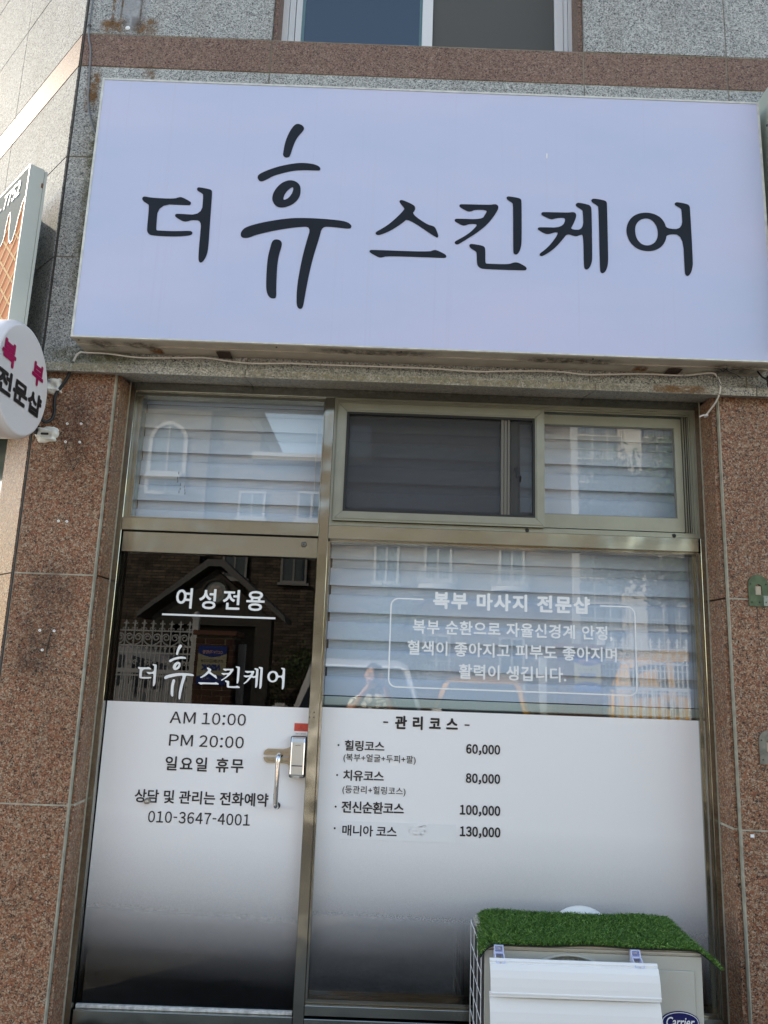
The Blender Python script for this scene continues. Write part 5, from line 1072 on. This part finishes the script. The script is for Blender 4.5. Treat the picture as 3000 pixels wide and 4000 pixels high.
# parked vehicles
def vehicle(name, x, y, rot, Lg, W, H, col, lab, cat, van=False):
    r = empty(name, (x, y, 0), lab, cat); r.rotation_euler = (0, 0, rot)
    paint = mat(name+'_paint', col, .25, .0, coat=.7, spec=.5); gm = mat('car_glass', (.03, .04, .045), .04, spec=.9); tyre = mat('tyre', (.02, .02, .02), .8)
    hl = Lg/2; hw = W/2; sh = H*.56
    # stations along the length: (x, z top of body shoulder, roof z, half width at shoulder, half width at roof)
    if van: st = [(-hl, .45, .5, .80, .7), (-hl+.04, .9, 1.0, .95, .8), (-hl+.10, sh, H*.93, .98, .84), (-hl+.45, sh, H, 1, .86), (hl*.40, sh, H, 1, .86), (hl*.66, sh*.98, H*.92, 1, .82), (hl*.86, sh*.86, sh*.88, .97, .9), (hl-.05, sh*.66, sh*.68, .9, .86), (hl, .45, .5, .84, .8)]
    else: st = [(-hl, .45, .5, .80, .7), (-hl+.06, sh*.9, sh*.92, .92, .8), (-hl+.30, sh, H*.88, .97, .74), (-hl+.75, sh, H*.985, 1, .76), (0, sh, H, 1, .78), (hl*.30, sh, H*.95, 1, .76), (hl*.55, sh*.96, sh*.98, .99, .90), (hl*.86, sh*.82, sh*.84, .95, .86), (hl-.05, sh*.62, sh*.64, .88, .82), (hl, .42, .45, .8, .75)]
    V = []; k_ = 10
    for xs, zs, zr_, a, b_ in st:
        V += [(xs, -hw*a*.92, .22), (xs, -hw*a, .40), (xs, -hw*a, zs), (xs, -hw*b_, zr_-.05), (xs, -hw*b_*.8, zr_), (xs, hw*b_*.8, zr_), (xs, hw*b_, zr_-.05), (xs, hw*a, zs), (xs, hw*a, .40), (xs, hw*a*.92, .22)]
    F = [(i*k_+j, i*k_+(j+1) % k_, (i+1)*k_+(j+1) % k_, (i+1)*k_+j) for i in range(len(st)-1) for j in range(k_)]+[tuple(range(k_)), tuple(range((len(st)-1)*k_, len(st)*k_))]
    def W3(p): return (x+p[0]*math.cos(rot)-p[1]*math.sin(rot), y+p[0]*math.sin(rot)+p[1]*math.cos(rot), p[2])
    def part(nm, V_, F_, m, par=r):
        q = MB(); q.add(V_, F_); me = bpy.data.meshes.new(nm); me.from_pydata(q.v, [], q.f); me.update(); bm = bmesh.new(); bm.from_mesh(me); bmesh.ops.recalc_face_normals(bm, faces=bm.faces[:]); bm.to_mesh(me); bm.free(); me.materials.append(m)
        o = bpy.data.objects.new(nm, me); COL.objects.link(o); o.parent = par
        return o
    b = part('body', V, F, paint); bv = b.modifiers.new('Bevel', 'BEVEL'); bv.width = .05; bv.segments = 3; bv.limit_method = 'ANGLE'; bv.angle_limit = math.radians(18)
    for p in b.data.polygons: p.use_smooth = True
    def off(p, q): return (p[0]+q[0], p[1]+q[1], p[2]+q[2])
    ws_ = 5 if van else 5
    A = V[ws_*k_:ws_*k_+k_]; B = V[(ws_+1)*k_:(ws_+1)*k_+k_]
    def lerp(p, q, t): return tuple(p[i]+(q[i]-p[i])*t for i in range(3))
    f0, f1 = lerp(A[4], B[4], .08), lerp(A[5], B[5], .08); f2, f3 = lerp(B[6], A[6], .10), lerp(B[3], A[3], .10)
    part('windscreen', [off(p, (.02, 0, .035)) for p in (f0, f1, f2, f3)], [(0, 1, 2, 3)], gm)
    for sgn, i2, i3 in ((-1, 2, 3), (1, 7, 6)):
        for a in range(2, ws_):
            P_, Q_ = V[a*k_:a*k_+k_], V[(a+1)*k_:(a+1)*k_+k_]
            q = [lerp(P_[i2], P_[i3], .14), lerp(Q_[i2], Q_[i3], .14), lerp(Q_[i2], Q_[i3], .86), lerp(P_[i2], P_[i3], .86)]
            c_ = [sum(v[i] for v in q)/4 for i in range(3)]; q = [lerp(v, c_, .07) for v in q]
            part('side_window', [off(p, (0, sgn*.012, .004)) for p in q], [(0, 1, 2, 3)], gm)
    rp = V[1*k_:2*k_]; rq = V[2*k_:3*k_]; q = [lerp(rp[3], rq[3], .35), lerp(rp[6], rq[6], .35), lerp(rp[6], rq[6], .88), lerp(rp[3], rq[3], .88)]
    part('rear_window', [off(p, (-.035, 0, .01)) for p in q], [(0, 1, 2, 3)], gm)
    HM = mat('headlamp', (.75, .77, .78), .1, .3)
    for sgn in (-1, 1):
        hz = sh*.62; m1 = MB(); m1.box(hl-.22, hl-.02, min(sgn*hw*.50, sgn*hw*.86), max(sgn*hw*.50, sgn*hw*.86), hz-.07, hz+.08, 0, .03)
        part('headlamp', m1.v, m1.f, HM)
        m1 = MB(); m1.box(-hl-.0, -hl+.10, min(sgn*hw*.62, sgn*hw*.9), max(sgn*hw*.62, sgn*hw*.9), sh*.66, sh*.95, 0, .02); part('tail_lamp', m1.v, m1.f, mat('tail_lamp', (.35, .01, .01), .2))
        m1 = MB(); m1.box(hl*.42, hl*.42+.14, min(sgn*(hw+.02), sgn*(hw+.20)), max(sgn*(hw+.02), sgn*(hw+.20)), sh+.03, sh+.17, 0, .03); part('wing_mirror', m1.v, m1.f, paint)
        for xx in (-hl*.62, hl*.62):
            m1 = MB(); m1.lathe([(.20, -.10), (.31, -.10), (.33, -.06), (.33, .06), (.31, .10), (.20, .10)], (xx, sgn*(hw-.06), .33), 'y', 24); wh = part('wheel', m1.v, m1.f, tyre)
            m1 = MB(); m1.lathe([(.20, sgn*.09), (.17, sgn*.07), (.05, sgn*.09), (0, sgn*.10)], (xx, sgn*(hw-.06), .33), 'y', 16); part('rim', m1.v, m1.f, SILVER, wh)
    m1 = MB(); m1.box(hl-.03, hl+.025, -hw*.45, hw*.45, sh*.40, sh*.58, 0, .02); part('grille', m1.v, m1.f, BLACK)
    m1 = MB(); m1.box(-hl*.9, hl*.93, -hw*.93, hw*.93, .16, .24); part('underbody', m1.v, m1.f, BLACK)
    return r
vehicle('white_suv', -.18, -7.3, math.radians(88), 4.4, 1.72, 1.70, (.74, .75, .76), 'white parked car behind the photographer, reflected in the glass', 'car')
vehicle('yellow_car', 1.72, -8.35, math.radians(104), 3.7, 1.50, 1.52, (.72, .36, .03), 'yellow parked car, its bonnet reflected under the white frame lettering', 'car')
vehicle('yellow_van', 5.9, -10.3, math.radians(180), 5.0, 1.9, 2.05, (.76, .40, .05), 'yellow school van behind the right hand fence', 'van', True)
vehicle('silver_van', -5.0, -10.4, 0, 4.7, 1.85, 1.82, (.55, .56, .58), 'silver van behind the fence seen in the door glass', 'van', True)

# overhead wires
for z0, y0, lab in ((8.2, -4.2, 'upper of the two power lines over the street'), (7.9, -4.5, 'lower of the two power lines over the street')):
    tag(MB().tube([(-30+i*2.5, y0+(i-12)*.22, z0+.004*(i-12)**2*1.2) for i in range(25)], .012, 5).build('power_line', BLACK), lab, 'power line')

# ------------------------------------------------------------------ the photographer
SKIN = mat('skin', (.48, .27, .19), .5)
pe = empty('person', (.02, -3.78, 0), 'photographer in a white patterned top holding up a phone, reflected in the glass', 'person')
def skin(name, verts, edges, radii, m, root=0, sub=2, par=pe, label=None):
    bm = bmesh.new(); ly = bm.verts.layers.skin.verify(); vs = [bm.verts.new(Vector(v)-wloc(par)) for v in verts]
    for v, r in zip(vs, radii):
        v[ly].radius = r if isinstance(r, tuple) else (r, r); v[ly].use_root = False
    vs[root][ly].use_root = True
    for a_, b_ in edges: bm.edges.new((vs[a_], vs[b_]))
    me = bpy.data.meshes.new(name); bm.to_mesh(me); bm.free(); me.materials.append(m)
    o = bpy.data.objects.new(name, me); COL.objects.link(o); o.parent = par
    s_ = o.modifiers.new('Skin', 'SKIN'); s_.use_smooth_shade = True; q = o.modifiers.new('Subdivision', 'SUBSURF'); q.levels = sub; q.render_levels = sub
    if label: o['label'] = label
    return o
bx0, by0 = .03, -3.80
V = [(bx0, by0, .90), (bx0, by0, 1.05), (bx0, by0-.01, 1.20), (bx0, by0-.01, 1.30), (bx0, by0, 1.36), (bx0, by0+.02, 1.42),          # 0-5 pelvis..neck
     (bx0-.16, by0, 1.29), (bx0-.23, by0+.10, 1.11), (bx0-.07, by0+.29, 1.38), (bx0-.028, by0+.325, 1.44),                               # 6-9 right arm (elbow out) to wrist
     (bx0+.16, by0, 1.29), (bx0+.25, by0+.10, 1.11), (bx0+.14, by0+.29, 1.38), (bx0+.105, by0+.325, 1.44),                            # 10-13 left arm
     (bx0-.09, by0, .84), (bx0-.10, by0+.02, .48), (bx0-.10, by0-.02, .09), (bx0-.10, by0+.10, .035),
     (bx0+.09, by0, .84), (bx0+.11, by0+.03, .48), (bx0+.12, by0, .09), (bx0+.12, by0+.12, .035)]
E_ = [(0, 1), (1, 2), (2, 3), (3, 4), (4, 5), (3, 6), (6, 7), (7, 8), (8, 9), (3, 10), (10, 11), (11, 12), (12, 13), (0, 14), (14, 15), (15, 16), (16, 17), (0, 18), (18, 19), (19, 20), (20, 21)]
Rr = [(.15, .11), (.12, .09), (.14, .10), (.13, .09), (.06, .06), (.05, .05), (.062, .062), .045, .032, .024, (.062, .062), .045, .032, .024, .085, .058, .040, .038, .085, .058, .040, .038]
skin('body', V, E_, Rr, SKIN)
def patterned():
    m = mat('patterned_top', (.75, .74, .70), .8); n = m.node_tree; b = n.nodes['Principled BSDF']; L = n.links.new
    g = n.nodes.new('ShaderNodeNewGeometry'); v = n.nodes.new('ShaderNodeTexVoronoi'); v.inputs['Scale'].default_value = 14; v.feature = 'DISTANCE_TO_EDGE'; L(g.outputs['Position'], v.inputs['Vector'])
    r = n.nodes.new('ShaderNodeValToRGB'); r.color_ramp.elements[0].position = .06; r.color_ramp.elements[0].color = (.16, .17, .16, 1); r.color_ramp.elements[1].position = .12; r.color_ramp.elements[1].color = (.75, .74, .70, 1)
    L(v.outputs[0], r.inputs[0]); L(r.outputs[0], b.inputs['Base Color']); return m
skin('top', [(bx0, by0, .86), (bx0, by0, 1.05), (bx0, by0-.01, 1.20), (bx0, by0-.01, 1.30), (bx0-.16, by0, 1.285), (bx0-.195, by0+.045, 1.20), (bx0+.16, by0, 1.285), (bx0+.20, by0+.045, 1.20), (bx0, by0, 1.35)], [(0, 1), (1, 2), (2, 3), (3, 4), (4, 5), (3, 6), (6, 7), (3, 8)], [(.175, .13), (.145, .11), (.155, .115), (.145, .10), .075, .068, .075, .068, (.07, .07)], patterned())
skin('trousers', [(bx0, by0, .92), (bx0-.09, by0, .82), (bx0-.10, by0+.02, .48), (bx0-.10, by0-.02, .12), (bx0+.09, by0, .82), (bx0+.11, by0+.03, .48), (bx0+.12, by0, .12)], [(0, 1), (1, 2), (2, 3), (0, 4), (4, 5), (5, 6)], [(.155, .12), .10, .075, .062, .10, .075, .062], mat('dark_trousers', (.03, .035, .05), .85))
# head
hm = bmesh.new(); bmesh.ops.create_uvsphere(hm, u_segments=28, v_segments=20, radius=1)
hc = Vector((bx0, by0+.045, 1.515))
for v in hm.verts:
    c = v.co; f = .074-.012*max(0, -c.z)**1.5; x = c.x*f; y = c.y*.092; z = c.z*.112
    if c.y > .6: y += .022*math.exp(-((c.x/.16)**2+((c.z+.12)/.2)**2)) - .006*math.exp(-(((abs(c.x)-.42)/.16)**2+((c.z-.08)/.12)**2)) + .005*math.exp(-((c.x/.25)**2+((c.z+.50)/.10)**2))
    if c.z < -.3: y += .010*c.y
    if abs(c.x) > .93 and abs(c.z) < .25 and abs(c.y) < .4: x *= 1.13
    v.co = Vector((x, y, z))+hc-Vector(pe.location)
me = bpy.data.meshes.new('head'); hm.to_mesh(me); hm.free(); me.materials.append(SKIN)
for p in me.polygons: p.use_smooth = True
ho = bpy.data.objects.new('head', me); COL.objects.link(ho); ho.parent = pe
for sx in (-.029, .029):
    MB().lathe([(0, .006), (.008, .004), (.011, 0)], (hc.x+sx, hc.y+.083, hc.z+.010), 'y', 10).build('eye', BLACKG, ho); MB().box(hc.x+sx-.016, hc.x+sx+.016, hc.y+.082, hc.y+.088, hc.z+.028, hc.z+.033).build('eyebrow', BLACK, ho)
MB().box(hc.x-.022, hc.x+.022, hc.y+.082, hc.y+.0885, hc.z-.058, hc.z-.050, 0, .002).build('mouth', mat('lips', (.40, .12, .10), .5), ho)
hb = bmesh.new(); bmesh.ops.create_uvsphere(hb, u_segments=28, v_segments=18, radius=1)
for v in hb.verts:
    c = v.co; s_ = 1.0
    if c.y > .25 and c.z < .55: s_ = .86
    v.co = Vector((c.x*.084*s_, c.y*.100*s_-.008, c.z*.120*(1 if c.z > 0 else 1.15)*s_+.006))+hc-Vector(pe.location)
me = bpy.data.meshes.new('hair'); hb.to_mesh(me); hb.free(); me.materials.append(mat('black_hair', (.015, .012, .010), .45))
for p in me.polygons: p.use_smooth = True
o = bpy.data.objects.new('hair', me); COL.objects.link(o); o.parent = pe
# phone just behind the camera, held by both hands
ph = MB().box(.0345, .1065, -3.4165, -3.4085, 1.462, 1.618, 0, .0030).build('phone', mat('phone_body', (.03, .03, .035), .3))
tag(ph, 'dark smartphone held upright by the photographer, reflected in the display window', 'phone')
for z in (1.60, 1.578, 1.556): MB().lathe([(0, .0025), (.0065, .0025), (.0075, .001), (.0075, 0)], (.050 if z != 1.60 else .0500, -3.4085, z), 'y', 14).build('lens_ring', BLACKG, ph)
for sg, wx, px in ((-1, bx0-.028, .030), (1, bx0+.105, .111)):
    W0 = Vector((wx, by0+.325, 1.44)); V = [W0]; Ed = []; Rd = [(.024, .020)]
    pal = Vector((px+sg*.012, -3.425, 1.497)); V.append((W0+pal)/2+Vector((sg*.006, 0, 0))); Rd.append((.030, .016)); Ed.append((0, 1)); V.append(pal); Rd.append((.032, .014)); Ed.append((1, 2))
    for j in range(4):
        zz = 1.485+j*.017; a = len(V)
        V += [Vector((px+sg*.016, -3.424, zz)), Vector((px+sg*.012, -3.408, zz+.004)), Vector((px-sg*.006, -3.4025, zz+.006)), Vector((px-sg*(.018+.004*(j in (1, 2))), -3.4020, zz+.007))]
        Rd += [.0085, .008, .0075, .0065]; Ed += [(2, a), (a, a+1), (a+1, a+2), (a+2, a+3)]
    a = len(V); V += [Vector((px+sg*.008, -3.428, 1.478)), Vector((px-sg*.006, -3.428, 1.500)), Vector((px-sg*.016, -3.426, 1.520))]; Rd += [.011, .0095, .008]; Ed += [(1, a), (a, a+1), (a+1, a+2)]
    skin('hand', V, Ed, Rd, SKIN, sub=1)
